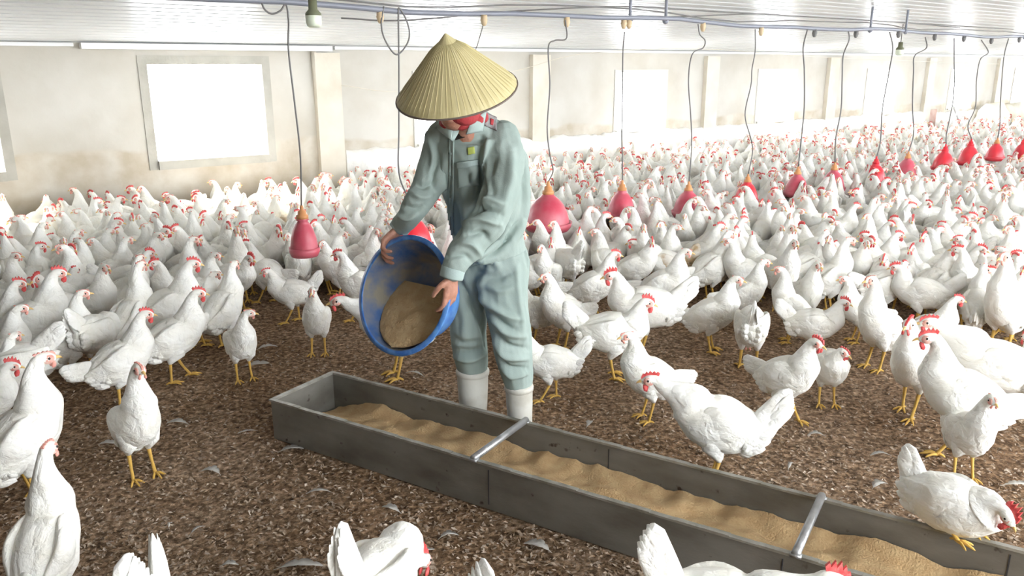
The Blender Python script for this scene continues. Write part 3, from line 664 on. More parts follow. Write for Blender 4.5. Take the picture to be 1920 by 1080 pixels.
for (fx, fy, hy, yaw, vn, lab) in H:
    hz = HEADZ[vn]
    if vn in ('lowt', 'lowh', 'peckt'):       # only the tail tip shows above the frame's lower edge: the bird stands where that tip is
        tv = max((v.co for v in HV[vn]['tail'].vertices), key=lambda c: c.z); loc = PZ(fx, fy, tv.z)
        for _ in range(4):
            a = viewyaw(loc, yaw); rt = Matrix.Rotation(a, 3, 'Z') @ Vector(tv); q_ = PZ(fx, fy, tv.z); loc = Vector((q_.x-rt.x, q_.y-rt.y, 0))
    else: loc = PZ(fx, fy)
    sc = 1.0
    if hy is not None:
        Yh = loc.y; z = PY(fx, hy, Yh+ (.0)).z; sc = max(.82, min(1.16, z/hz))
        if abs(z/hz-sc) > .001: print('HEN clamp', lab[:40], round(z/hz, 2))
    loc.z = -.004
    hen_full(vn, loc, viewyaw(loc, yaw), sc, lab); placed.append((loc.x, loc.y, sc))
# the hen squatting on the trough rim
loc = PZ(1778, 1003, .181); d_ = (loc-O).dot(TL); loc = O+TL*d_+TW*(WT-.0)+Vector((0, 0, .176))
hen_full('squat', loc, viewyaw(loc, 338), .88, 'big-combed white hen crouching on the rim of the trough at the far right')
placed.append((loc.x, loc.y, 1.1))

loc = PZ(1245, 552); e = hen_full('reach', loc, viewyaw(loc, 178), .95, 'hen with brown-stained back feathers facing left, amid white hens right of the person'); placed.append((loc.x, loc.y, 1))
for c in e.children:
    if c.name.split('.')[0] in ('wing', 'tail'): c.data = c.data.copy(); c.data.materials[0] = M['tanbark']
# ---- the crowd
edge = [(-600, 700), (-60, 690), (60, 690), (200, 640), (300, 620), (400, 600), (500, 575), (560, 560), (650, 565), (760, 560), (900, 560), (1000, 575), (1080, 565), (1180, 560), (1280, 560), (1300, 565), (1420, 575), (1520, 590), (1640, 610), (1740, 630), (1850, 640), (1990, 645), (2800, 660)]
def edge_y(x):
    for (a, b), (c, d) in zip(edge, edge[1:]):
        if a <= x <= c: return b+(d-b)*(x-a)/(c-a)
    return 560
cand = []; rnd = random.Random(21)
grid = {}
def ok(x, y, r):
    gi, gj = int(x//.3), int(y//.3)
    for i in range(gi-1, gi+2):
        for j in range(gj-1, gj+2):
            for (a, b) in grid.get((i, j), ()):
                if (a-x)**2+(b-y)**2 < r*r: return False
    return True
for x, y, s in placed: grid.setdefault((int(x//.3), int(y//.3)), []).append((x, y))
crowd = []
drs = [PP(c[0], c[1], PIPEP) for c in DR]
for t in range(120000):
    # uniform over the floor strip
    s = rnd.uniform(-3, 34); p = rnd.uniform(1.0, WALLP-.22); v = WP(s, p)
    if v.y < 2: continue
    px, py, f = proj(v)
    if px < -500 or px > 2700: continue
    if py > edge_y(px): continue
    if any((v.x-q.x)**2+(v.y-q.y)**2 < .13**2 for q in drs): continue
    if abs(px-930) < 110 and v.y < 3.5: continue
    r = .185 if v.y < 6 else .19 if v.y < 9 else .22 if v.y < 14 else .26
    if ok(v.x, v.y, r): grid.setdefault((int(v.x//.3), int(v.y//.3)), []).append((v.x, v.y)); crowd.append((v, px, py, f))
crowd.sort(key=lambda c: c[3]+(1000 if c[1] < -70 or c[1] > 1985 else 0))
print('CROWD', len(crowd))
names = ['alert', 'alertc', 'tall', 'turnl', 'turnr', 'tucked', 'stand', 'standc', 'peck']
wts = [5, 4, 4, 3, 3, 1.2, 1.2, 1, .5]
NB_FULL = 95; NB_IND = 300-len(H)-2
poseword = {'alert': 'upright', 'alertc': 'upright red-combed', 'tall': 'stretched-up', 'turnl': 'sideways-glancing', 'turnr': 'sideways-glancing red-combed', 'tucked': 'hunched', 'stand': 'level-backed', 'standc': 'level-backed big-combed', 'peck': 'head-down'}
def dirword(y):
    y %= 360
    return 'facing right' if y < 45 or y >= 315 else 'facing away' if y < 135 else 'facing left' if y < 225 else 'facing the camera'
MARK = [(30, 'at the far left edge'), (200, 'left of the wide window light'), (390, 'under the wide left window'), (500, 'left of the leftmost drinker'), (568, 'by the leftmost drinker'), (690, 'between leftmost drinker and person'), (920, 'behind the person'), (1025, 'by the large pink drinker'), (1095, 'right of the large pink drinker'), (1167, 'by the second drinker right of the person'),
        (1293, 'by the third drinker right of the person'), (1403, 'by the fourth drinker right of the person'), (1497, 'by the fifth drinker right of the person'), (1567, 'by the dull crimson drinker'), (1644, 'by the scarlet kinked-hose drinker'), (1704, 'by the pale pinkish drinker'), (1790, 'by the fourth drinker from the right'), (1871, 'by the cream-capped drinker'), (1950, 'at the far right edge')]
used = {}
info = []
for i, (v, px, py, f) in enumerate(crowd):
    vn = rnd.choices(names, wts)[0]
    if py < 430: vn = rnd.choices(['alert', 'alertc', 'tall', 'turnl', 'turnr'], [4, 4, 4, 3, 3])[0]
    base = rnd.choice([0, 0, 180, 180, 270, 270, 90])
    yaw = base+rnd.uniform(-45, 45); sc = rnd.uniform(.88, 1.04); info.append((v, px, py, vn, yaw, sc))
keys = {}
for i, c in enumerate(info[:NB_IND]):
    v, px, py, vn, yaw, sc = c
    mk = min(MARK, key=lambda m_: abs(m_[0]-px))[1]
    keys.setdefault((poseword[vn], dirword(yaw), mk), []).append(i)
LAB = {}
for (pw, dw, mk), ids in keys.items():
    ids.sort(key=lambda i: -info[i][2]); n = len(ids)
    for r, i in enumerate(ids):
        if n == 1: t = ''
        elif r == 0: t = ', nearest such'
        elif r == n-1: t = ', farthest such'
        else: t = ', ' + ['second', 'third', 'fourth', 'fifth', 'sixth', 'seventh', 'eighth', 'ninth', 'tenth'][min(r-1, 8)] + ' nearest such'
        LAB[i] = '%s white hen %s %s%s' % (pw, dw, mk, t)
        if len(LAB[i].split()) > 16: LAB[i] = LAB[i].replace('white hen', 'hen')
        if len(LAB[i].split()) > 16: LAB[i] = LAB[i].replace('facing the camera', 'facing forward')

for i, (v, px, py, vn, yaw, sc) in enumerate(info[:NB_IND]):
    loc = Vector((v.x, v.y, -.004)); rz_ = viewyaw(loc, yaw)
    if i < NB_FULL: hen_full(vn, loc, rz_, sc, LAB[i])
    else:
        e = empty('hen', loc, rz_, LAB[i], 'hen', GROUP); e.scale = (sc, sc, sc)
        for k in ('body', 'tail', 'comb', 'face_l', 'face_r', 'beak'):
            o = bpy.data.objects.new(k.split('_')[0], HV[vn][k]); o.parent = e; COL.objects.link(o)
# everything farther: one mesh
rest = info[NB_IND:]
if rest:
    AV = []; FL = []; FI = []; FM = []; off = 0
    cache = {}
    for vn, me in HLOW.items():
        co = np.empty(len(me.vertices)*3); me.vertices.foreach_get('co', co); co = co.reshape(-1, 3)
        polys = [tuple(p.vertices) for p in me.polygons]; tot = np.array([len(p) for p in polys]); idx = np.concatenate([np.array(p) for p in polys]); mi = np.empty(len(polys), int); me.polygons.foreach_get('material_index', mi)
        cache[vn] = (co, tot, idx, mi)
    for (v, px, py, vn, yaw, sc) in rest:
        co, tot, idx, mi = cache[vn]; a = viewyaw(v, yaw); c, s_ = math.cos(a), math.sin(a)
        Rm = np.array([[c, -s_, 0], [s_, c, 0], [0, 0, 1]]); AV.append((co*sc) @ Rm.T+np.array([v.x, v.y, 0])); FL.append(tot); FI.append(idx+off); FM.append(mi); off += len(co)
    AV = np.concatenate(AV); FL = np.concatenate(FL); FI = np.concatenate(FI); FM = np.concatenate(FM)
    me = bpy.data.meshes.new('hen_flock'); me.vertices.add(len(AV)); me.vertices.foreach_set('co', AV.ravel()); me.loops.add(len(FI)); me.loops.foreach_set('vertex_index', FI.astype(np.int32))
    me.polygons.add(len(FL)); st = np.concatenate([[0], np.cumsum(FL)[:-1]]); me.polygons.foreach_set('loop_start', st.astype(np.int32)); me.polygons.foreach_set('loop_total', FL.astype(np.int32))
    for x in mats: me.materials.append(M[x])
    me.polygons.foreach_set('material_index', FM.astype(np.int32)); me.polygons.foreach_set('use_smooth', [True]*len(FL)); me.update(calc_edges=True); me.validate()
    tag(link('hen_flock', me), 'dense mass of distant white hens filling the back of the shed to the far wall', 'hens', kind='stuff')
    print('REST', len(rest))

# ============================================================ PERSON
from mathutils.bvhtree import BVHTree
def capsule(m, pts, rs, n=14, squash=None, side=None):
    """closed tapered limb with round ends, sampled densely"""
    Z = catmull([(*p, r) for p, r in zip(pts, rs)], max(6, 5*len(pts)))
    C = [Vector(z[:3]) for z in Z]; R_ = [float(z[3]) for z in Z]
    q = squash or 1
    d0 = (C[0]-C[1]).normalized(); d1 = (C[-1]-C[-2]).normalized(); r0, r1 = R_[0], R_[-1]
    pre = [C[0]+d0*r0*a for a in (.97, .8, .45)]; prer = [r0*a for a in (.2, .6, .88)]
    post = [C[-1]+d1*r1*a for a in (.45, .8, .97)]; postr = [r1*a for a in (.88, .6, .2)]
    C = pre+C+post; R_ = prer+R_+postr
    m.loft(C, R_, [r*q for r in R_], n, 0, side); return m
def fuse(m, name, mats, voxel, smooth_it=4, parent=None):
    me = m.mesh(name+'_raw', mats); bm = bmesh.new(); bm.from_mesh(me); bmesh.ops.recalc_face_normals(bm, faces=bm.faces); bm.to_mesh(me); bm.free()
    o = link(name, me); r = o.modifiers.new('r', 'REMESH'); r.mode = 'VOXEL'; r.voxel_size = voxel; r.use_smooth_shade = True
    if smooth_it: s_ = o.modifiers.new('s', 'SMOOTH'); s_.factor = .5; s_.iterations = smooth_it
    bpy.context.view_layer.update(); dg = bpy.context.evaluated_depsgraph_get()
    me2 = bpy.data.meshes.new_from_object(o.evaluated_get(dg)); me2.name = name
    o.modifiers.clear(); o.data = me2; bpy.data.meshes.remove(me)
    me2.materials.clear()
    for x in (mats if isinstance(mats, (list, tuple)) else [mats]): me2.materials.append(x)
    me2.polygons.foreach_set('use_smooth', [True]*len(me2.polygons))
    if parent: o.parent = parent
    return o
def creases(o, folds, rumple=.004, seed=0, sx=(9, 9, 5)):
    me = o.data; n = len(me.vertices); co = np.empty(n*3); me.vertices.foreach_get('co', co); co = co.reshape(-1, 3)
    no = np.array([v.normal[:] for v in me.vertices])
    d = co-np.array([0, 0, EYE]); f = d[:, 1]*CT-d[:, 2]*ST; u = d[:, 1]*ST+d[:, 2]*CT; px = CX+F*d[:, 0]/f; py = CY-F*u/f
    facing = np.clip(-(no*d).sum(1)/np.linalg.norm(d, axis=1)*2.5, 0, 1); disp = np.zeros(n)
    for pts, amp, sg in folds:
        P_ = np.array(catmull(pts, 8*len(pts))); best = np.full(n, 1e9); tb = np.zeros(n)
        for i in range(len(P_)-1):
            a, b = P_[i], P_[i+1]; ab = b-a; t = np.clip(((px-a[0])*ab[0]+(py-a[1])*ab[1])/(ab@ab+1e-9), 0, 1)
            q = (px-a[0]-t*ab[0])**2+(py-a[1]-t*ab[1])**2; m_ = q < best; best[m_] = q[m_]; tb[m_] = (i+t[m_])/(len(P_)-1)
        sg *= .8; disp += 1.9*amp*np.exp(-best/(2*sg*sg))*np.sin(np.pi*np.clip(tb, .04, .96))**.5*facing
    rum = np.array([noise.ridged_multi_fractal(Vector((c[0]*sx[0]+seed, c[1]*sx[1], c[2]*sx[2]+c[0]*4)), 1.0, 2.1, 3, 1.0, 2.0) for c in co])
    disp += rumple*(rum-1.2)
    co += no*disp[:, None]; me.vertices.foreach_set('co', co.ravel()); me.update()
def patch(o, quad, name, material, parent, off=.003, th=.003, nu=14, nv=14, fn=None):
    """cloth panel lying on another garment: corner points found where sight lines meet the garment"""
    bm = bmesh.new(); bm.from_mesh(o.data); tree = BVHTree.FromBMesh(bm); bm.free(); org = Vector((0, 0, EYE)); m = MB(); pts = []
    for i in range(nu+1):
        for j in range(nv+1):
            a, b = i/nu, j/nv; q = [(quad[0][k]*(1-a)+quad[1][k]*a)*(1-b)+(quad[3][k]*(1-a)+quad[2][k]*a)*b for k in (0, 1)]
            h = tree.ray_cast(org, ray(*q).normalized())
            pts.append((h[0], h[1]) if h[0] is not None else None)
    last = next(p for p in pts if p)
    pts = [p if p else last for p in pts]
    for h, nn in pts: m.v.append(tuple(h+nn*(off+th)))
    for h, nn in pts: m.v.append(tuple(h+nn*(off-.004)))
    N_ = len(pts); r = nv+1
    for i in range(nu):
        for j in range(nv):
            a = i*r+j; m.f += [(a, a+1, a+r+1, a+r), (N_+a, N_+a+r, N_+a+r+1, N_+a+1)]; m.m += [0, 0]
    bd = [(i*r, (i+1)*r) for i in range(nu)]+[(nu*r+j, nu*r+j+1) for j in range(nv)]+[((i+1)*r+nv, i*r+nv) for i in reversed(range(nu))]+[(j+1, j) for j in reversed(range(nv))]
    for a, b in bd: m.f.append((a, b, b+N_, a+N_)); m.m.append(0)
    return m.obj(name, material, parent, weld=False)

per = empty('person', (0, 0, 0), 0, 'person in pale green workwear and conical hat tipping a blue basin of feed', 'person')
pf = Vector((-.42, -.91, 0)).normalized(); pl = Vector((.91, -.42, 0)).normalized()
Q = PY
# hat frame
hc = Q(856, 171, 2.78); ax = Vector((-.14, -.37, .92)).normalized(); HR = .207; HH = .196
# basin frame
Bc = Q(755, 553, 2.84); vcam = (Vector((0, 0, EYE))-Bc).normalized(); e_ = Vector((-.985, .17*ST, .17*CT)).normalized(); e_ = (e_-vcam*e_.dot(vcam)).normalized()
bn = (vcam*math.cos(math.radians(43))+e_*math.sin(math.radians(43))).normalized()
BR, BB, BD = .213, .145, .15
b1 = (Vector((0, 0, 1))-bn*bn.z).normalized(); b2 = bn.cross(b1).normalized()
def rimpt(px, py):
    return min((Bc+b1*BR*math.cos(a)+b2*BR*math.sin(a) for a in [k*PI/90 for k in range(180)]), key=lambda v: (proj(v)[0]-px)**2+(proj(v)[1]-py)**2)
# ---- body: one continuous figure (head, neck, trunk, arms, hands, legs)
bd = MB()
def hand(m, wr, d, palm, thumb, curl, spread=.12, sc=1.0, tcurl=.5):
    d = d.normalized(); palm = (palm-d*palm.dot(d)).normalized(); s = d.cross(palm).normalized()
    if s.dot(thumb) < 0: s = -s         # s points to the thumb side
    lens = [(.040, .024, .020), (.044, .028, .022), (.041, .026, .021), (.032, .020, .018)]
    for k in range(4):
        off = (.027-.018*k)*sc; fd = (d+s*spread*(1.2-.8*k)).normalized()
        base = wr+s*off*.5+d*.012*sc; kn = wr+d*(.078-.004*abs(k-1))*sc+s*off
        capsule(m, [base, base.lerp(kn, .5), kn], [.0135*sc, .0135*sc, .0115*sc], 10)
        cur = kn; ang = 0
        for jn, L_ in enumerate(lens[k]):
            ang += curl[jn]*(1+.08*k); dr = (fd*math.cos(ang)+palm*math.sin(ang)).normalized(); nx_ = cur+dr*L_*sc
            capsule(m, [cur, nx_], [(.0093-.0008*jn)*sc, (.0088-.0009*jn)*sc], 10); cur = nx_
    capsule(m, [wr-d*.01, wr+d*.03*sc, wr+d*.065*sc], [.021*sc, .03*sc, .030*sc], 12, squash=.5, side=s)
    t0 = wr+d*.018*sc+s*.02*sc; t1 = t0+(d*.5+s*.75+palm*.25).normalized()*.036*sc; t2 = t1+(d*.85+s*.25+palm*tcurl).normalized()*.030*sc; t3 = t2+(d*.9-s*.05+palm*tcurl).normalized()*.024*sc
    capsule(m, [t0, t1, t2, t3], [.015*sc, .012*sc, .0105*sc, .008*sc], 10)
rA = rimpt(722, 470); rB = rimpt(830, 540)
wrR = Q(747, 430, rA.y+.03); wrL = Q(848, 517, rB.y-.01)
shR, elR = Q(824, 262, 2.98), Q(799, 352, 2.96); shL, elL = Q(938, 262, 2.90), Q(917, 402, 2.80)
hips = Q(926, 470, 3.10)
capsule(bd, [Q(928, 475, 3.10), Q(915, 400, 3.06), Q(897, 320, 3.0), Q(884, 262, 2.95)], [.085, .085, .09, .075], 18, side=pl, squash=.7)
capsule(bd, [shR, Q(880, 250, 2.94), shL], [.03, .045, .03])
capsule(bd, [Q(878, 250, 2.92), Q(866, 215, 2.86), Q(860, 195, 2.83)], [.055, .047, .05])
hd_c = Q(858, 186, 2.82); hu = (Vector((-.05, -.25, .95))).normalized(); hfw = (pf-hu*pf.dot(hu)).normalized(); hs = hu.cross(hfw).normalized()
Rh = Matrix((hs, hfw, hu)).transposed()
bd.ball(hd_c+hu*.03, .074, .092, .088, 20, R=Rh); bd.ball(hd_c+hfw*.03-hu*.045, .052, .055, .055, 16, R=Rh)
bd.loft([hd_c+hfw*.085+hu*.015, hd_c+hfw*.104-hu*.012, hd_c+hfw*.092-hu*.028], [.007, .013, .010], [.006, .012, .008], 8)
for sg in (-1, 1): bd.ball(hd_c+hs*sg*.077-hu*.005, .009, .018, .03, 10, R=Rh)
bd.ball(hd_c+hfw*.083-hu*.048, .024, .010, .007, 10, R=Rh)
capsule(bd, [shR, Q(819, 300, 2.99), elR, Q(772, 396, 2.93), wrR], [.03, .032, .031, .028, .025]); capsule(bd, [shL, Q(944, 320, 2.87), Q(924, 398, 2.80), Q(888, 445, 2.775), wrL], [.032, .034, .033, .03, .025])
legs_ = [(Q(893, 480, 3.12), Q(879, 600, 3.08), Q(885, 700, 3.12), Q(888, 790, 3.13)), (Q(950, 475, 3.06), Q(957, 620, 3.00), Q(972, 722, 3.0), Q(976, 800, 3.01))]
for lg in legs_:
    capsule(bd, [lg[0]+Vector((0, .01, 0)), lg[1]+Vector((0, .012, 0)), lg[2], Vector((lg[3].x, lg[3].y, .07))], [.045, .042, .038, .036])
dR = (rA-wrR).normalized()
hand(bd, wrR, dR+Vector((-.15, 0, -.05)), (Bc-rA).normalized()*.9+bn*.15+Vector((0, 0, -.4)), Vector((.5, .3, .6)), (.55, .75, .5), sc=1.0)
hand(bd, wrL, Vector((-.12, -.02, -1)), (Bc-rB).normalized()*.9-bn*.1, bn*.8+Vector((-.3, -.2, 0)), (.12, .45, .4), sc=.92, spread=.03)
body = fuse(bd, 'body', M['skin'], .0042, 2, per)
for sg in (-1, 1):
    m = MB(); m.ball(hd_c+hfw*.086+hs*sg*.031+hu*.022, .011, n=10); m.obj('eye', M['eye'], per)
m = MB(); m.ball(hd_c+hu*.035-hfw*.012, .082, .094, .088, 20, R=Rh); m.ball(hd_c-hfw*.085-hu*.035, .035, .03, .035, 14, R=Rh); m.obj('hair', M['hair'], per)
# ---- scarf
m = MB(); prof_ = [Q(868, 222, 2.86)+pl*math.cos(a)*.070+pf*(math.sin(a)*.066)+Vector((0, 0, -.016*math.sin(a))) for a in [2*PI*k/22 for k in range(23)]]
m.tube(prof_, [.019+.004*math.sin(k*1.9) for k in range(23)], 12)
capsule(m, [Q(850, 200, 2.765), Q(862, 213, 2.77), Q(878, 218, 2.79), Q(890, 213, 2.82)], [.033, .036, .032, .024])
m.obj('scarf', M['redcloth'], per)
# ---- trousers
t_ = MB()
capsule(t_, [Q(921, 425, 3.09), Q(922, 465, 3.10), Q(921, 500, 3.10)], [.125, .138, .13], 24, side=pl, squash=.82)
capsule(t_, [Q(893, 500, 3.12), Q(877, 560, 3.10), Q(877, 615, 3.08), Q(883, 660, 3.10), Q(886, 684, 3.12)], [.098, .084, .078, .073, .068], 20)
capsule(t_, [Q(946, 490, 3.07), Q(947, 550, 3.02), Q(957, 620, 2.98), Q(965, 675, 2.99), Q(971, 712, 3.0)], [.104, .094, .082, .074, .062], 20)
trs = fuse(t_, 'trousers', M['cloth'], .0048, 4, per)
creases(trs, [
 ([(845, 500), (880, 560), (905, 610), (922, 665)], -.012, 5), ([(915, 500), (905, 540), (925, 600)], .010, 7),
 ([(908, 560), (945, 590), (975, 600)], .011, 5), ([(905, 575), (940, 606), (965, 618)], -.010, 5), ([(922, 595), (950, 625), (985, 632)], .011, 5),
 ([(922, 622), (955, 650), (992, 655)], -.010, 5), ([(925, 640), (950, 668), (990, 674)], .012, 5), ([(935, 668), (955, 690), (990, 692)], -.010, 4), ([(940, 690), (960, 705), (988, 702)], .010, 4),
 ([(842, 630), (870, 645), (912, 640)], -.008, 6), ([(850, 668), (880, 674), (915, 662)], .010, 5), ([(852, 655), (880, 660), (912, 650)], -.009, 5), ([(930, 440), (925, 480), (935, 500)], .012, 6),
 ([(965, 440), (985, 460), (992, 500)], -.008, 5), ([(862, 560), (872, 600), (868, 640)], .007, 8), ([(968, 500), (972, 560), (985, 640)], .006, 5), ([(895, 510), (930, 520), (960, 512)], -.008, 6), ([(900, 530), (935, 545), (965, 540)], .007, 6)], .0065, 3, (7, 7, 4))
patch(trs, ((938, 452), (966, 448), (969, 452), (940, 457)), 'pocket', M['collar'], trs, nu=8, nv=3)
# ---- shirt
sh = MB()
TC = [(921, 484, 3.09, .150, .124), (917, 468, 3.09, .152, .124), (914, 440, 3.08, .148, .118), (908, 400, 3.06, .148, .115), (902, 350, 3.02, .155, .118), (893, 300, 2.99, .160, .118), (886, 262, 2.96, .160, .110), (880, 238, 2.94, .125, .088), (874, 222, 2.90, .075, .07), (870, 214, 2.88, .055, .055)]
Z = catmull([(*Q(a, b, c), w_, h_) for a, b, c, w_, h_ in TC], 34)
sh.loft([z[:3] for z in Z], [z[3] for z in Z], [z[4] for z in Z], 40, 0, side=pl)
capsule(sh, [Q(830, 256, 2.99), Q(818, 300, 2.99), Q(800, 352, 2.96), Q(772, 396, 2.93), Q(752, 424, wrR.y+.01)], [.062, .062, .056, .048, .040], 20)
capsule(sh, [Q(940, 258, 2.93), Q(946, 320, 2.86), Q(925, 398, 2.79), Q(888, 445, 2.77), Q(858, 488, wrL.y+.01), Q(847, 507, wrL.y+.005)], [.068, .070, .066, .060, .050, .043], 20)
# back hem drape seen below the forearm
capsule(sh, [Q(968, 300, 3.03), Q(968, 380, 3.05), Q(955, 435, 3.03), Q(930, 465, 2.99), Q(905, 480, 2.95)], [.05, .055, .055, .05, .035], 16)
shirt = fuse(sh, 'shirt', M['cloth'], .0046, 4, per)
creases(shirt, [
 ([(846, 268), (845, 330), (842, 400), (848, 450)], -.005, 3), ([(905, 262), (897, 310), (900, 360), (885, 400)], -.020, 6), ([(915, 250), (908, 300), (915, 350)], .012, 7),
 ([(905, 275), (895, 320), (880, 350)], .010, 5), ([(890, 380), (915, 372), (945, 385)], .010, 5), ([(880, 400), (905, 390), (940, 402)], -.012, 5), ([(868, 420), (900, 412), (935, 420)], .012, 5),
 ([(875, 440), (905, 438), (915, 450)], -.010, 5), ([(858, 455), (885, 460), (900, 478)], .010, 5), ([(840, 480), (870, 478), (885, 490)], -.008, 4), ([(930, 290), (915, 330), (925, 370)], -.008, 7), ([(960, 280), (958, 330), (945, 390)], .010, 8),
 ([(820, 300), (812, 330), (820, 370)], -.010, 5), ([(775, 345), (795, 350), (815, 342)], -.010, 5), ([(770, 360), (790, 370), (808, 366)], .009, 5), ([(755, 385), (780, 392), (795, 385)], -.009, 5), ([(745, 405), (765, 410), (780, 402)], .008, 4),
 ([(835, 290), (830, 340), (835, 400)], .008, 7), ([(860, 330), (872, 370), (865, 420)], .008, 8), ([(880, 330), (885, 360), (875, 390)], -.008, 7), ([(850, 380), (860, 420), (850, 450)], -.010, 6),
 ([(895, 498), (935, 470), (965, 430), (985, 410)], -.012, 5), ([(890, 490), (925, 460), (955, 425)], .010, 5), ([(965, 250), (985, 310), (988, 390)], .006, 6), ([(800, 250), (812, 290), (808, 330)], .008, 5)], .0065, 0, (7, 7, 4))
patch(shirt, ((843, 258), (852, 258), (850, 440), (840, 440)), 'placket', M['cloth'], shirt, off=.0035, nu=5, nv=40)
for y in (288, 330, 372, 414):
    h = Q(846.5, y, 2.8); b_ = MB(); bm_ = bmesh.new(); bm_.from_mesh(shirt.data); tr_ = BVHTree.FromBMesh(bm_); bm_.free(); hit = tr_.ray_cast(Vector((0, 0, EYE)), ray(846.5, y).normalized())[0]
    if hit: b_.ball(hit+(Vector((0, 0, EYE))-hit).normalized()*.008, .0055, .0035, .0055, 10); b_.obj('button', M['collar'], shirt)
patch(shirt, ((858, 306), (896, 300), (897, 346), (860, 352)), 'chest_pocket', M['cloth'], shirt, off=.002)
patch(shirt, ((857, 304), (897, 298), (897, 309), (858, 315)), 'pocket_flap', M['collar'], shirt, off=.0055, nv=5)
patch(shirt, ((877, 277), (889, 275), (890, 287), (878, 290)), 'embroidered_badge', M['badge'], shirt, nu=6, nv=6)
patch(shirt, ((908, 212), (930, 222), (932, 246), (908, 236)), 'shoulder_badge', M['grey'], shirt, nu=8, nv=8)
patch(shirt, ((917, 224), (924, 227), (923, 237), (917, 234)), 'badge_mark', M['redcloth'], shirt, off=.007, nu=4, nv=4)
patch(shirt, ((850, 236), (882, 238), (872, 256), (848, 264)), 'undershirt', M['hair'], shirt, off=.002, nu=8, nv=8)
# collar wings, standing off the neck
def wing(pts, name='collar'):
    m = MB(); c = [Vector(p) for p in pts]; cen = sum(c, Vector())/len(c); n_ = len(c); nn = (c[1]-c[0]).cross(c[-1]-c[0]).normalized()
    if nn.dot(Vector((0, 0, EYE))-cen) < 0: nn = -nn
    G = 6
    a, b, cc, d = c
    for sgn in (1, -1):
        for i in range(G+1):
            for j in range(G+1):
                u_, v_ = i/G, j/G; p_ = (a*(1-u_)+b*u_)*(1-v_)+(d*(1-u_)+cc*u_)*v_
                m.v.append(tuple(p_+nn*(.012*math.sin(PI*u_)*math.sin(PI*v_)+.002*sgn)))
    k = (G+1)**2; r = G+1
    for i in range(G):
        for j in range(G):
            q = i*r+j; m.f += [(q, q+1, q+r+1, q+r), (k+q, k+q+r, k+q+r+1, k+q+1)]; m.m += [0, 0]
    for i in range(G):
        for (p0, p1) in ((i*r, (i+1)*r), (i*r+G, (i+1)*r+G), (i, i+1), (G*r+i, G*r+i+1)): m.f.append((p0, p1, p1+k, p0+k)); m.m.append(0)
    return m.obj(name, M['collar'], shirt, weld=False)
wing([Q(826, 222, 2.86), Q(852, 222, 2.80), Q(845, 262, 2.795), Q(816, 240, 2.85)])
wing([Q(884, 226, 2.78), Q(912, 208, 2.83), Q(905, 246, 2.81), Q(874, 252, 2.785)])
wing([Q(845, 262, 2.80), Q(852, 226, 2.81), Q(866, 226, 2.83), Q(850, 266, 2.82)], 'collar')
# cuffs
for (a, b, r_) in ((Q(756, 418, wrR.y+.01), Q(746, 432, wrR.y+.005), .043), (Q(851, 500, wrL.y+.005), Q(846, 521, wrL.y), .046)):
    m = MB(); m.loft([a, a.lerp(b, .1), a.lerp(b, .9), b, b.lerp(a, .05), a.lerp(b, .2)], [r_*.9, r_*1.05, r_, r_*.97, r_*.85, r_*.8], [r_*.85, r_*.95, r_*.92, r_*.9, r_*.78, r_*.7], 22); m.obj('cuff', M['collar'], shirt)
# ---- boots
def boot(top, ankle, r0, toe):
    m = MB(); g = Vector((ankle.x, ankle.y, 0)); tz = top.z
    pts = [Vector((top.x, top.y, tz)), Vector((top.x, top.y, tz-.01)), top.lerp(g, .3), top.lerp(g, .6), g+Vector((0, 0, .09)), g+Vector((0, 0, .05)), g+Vector((0, 0, .02))]
    m.loft(pts, [r0*1.0, r0*1.03, r0*1.0, r0*.94, r0*.86, r0*.85, r0*.8], [r0*1.0, r0*1.03, r0*1.0, r0*.94, r0*.9, r0*.92, r0*.85], 28)
    fw = Vector(toe).normalized()
    capsule(m, [g-fw*.02+Vector((0, 0, .045)), g+fw*.06+Vector((0, 0, .042)), g+fw*.135+Vector((0, 0, .036))], [.042, .042, .034], 16)
    o = fuse(m, 'boot', M['boot'], .005, 3, per)
    for c in o.data.vertices:
        if c.co.z < .008: c.co.z = .008
    s_ = MB()
    capsule(s_, [g-fw*.03+Vector((0, 0, .012)), g+fw*.05+Vector((0, 0, .012)), g+fw*.14+Vector((0, 0, .012))], [.044, .043, .036], 20, squash=.27, side=fw.cross(Vector((0, 0, 1)))); s_.obj('sole', M['sole'], o)
    b_ = MB(); b_.loft([pts[0]+Vector((0, 0, .004)), pts[0]+Vector((0, 0, -.004)), pts[0]+Vector((0, 0, -.018)), pts[0]+Vector((0, 0, -.022))], [r0*1.04, r0*1.1, r0*1.09, r0*1.0], [r0*1.04, r0*1.1, r0*1.09, r0*1.0], 28); b_.obj('boot_cuff', M['boot'], o)
boot(Q(886, 693, 3.12), Q(888, 790, 3.14), .064, (-1, .08, 0)); boot(Q(973, 722, 3.0), Q(976, 800, 3.015), .054, (-1, .25, 0))
# ---- hat
m = MB(); prof_ = [(.002, HH+.004), (.010, HH-.004), (.03, HH-.025), (.065, HH*.74), (.105, HH*.53), (.15, HH*.295), (.185, HH*.115), (HR, 0), (HR, -.004), (HR-.005, -.003), (.15, HH*.27), (.10, HH*.52), (.05, HH*.77), (.0, HH-.02)]
base = len(m.v); n = 120
for r, z in prof_:
    for k in range(n):
        a = 2*PI*k/n; rr = r*(1+.0045*math.sin(k*2*PI*30/n*1.0)+.004*noise.noise(Vector((k*.7, z*6, 0)))); m.v.append((rr*math.cos(a), rr*math.sin(a), z))
for i in range(len(prof_)-1):
    for k in range(n): m.f.append((i*n+k, i*n+(k+1) % n, (i+1)*n+(k+1) % n, (i+1)*n+k)); m.m.append(0)
hat = m.obj('conical_hat', M['hat'], per); hat.location = hc; hat.rotation_euler = ax.to_track_quat('Z', 'Y').to_euler()
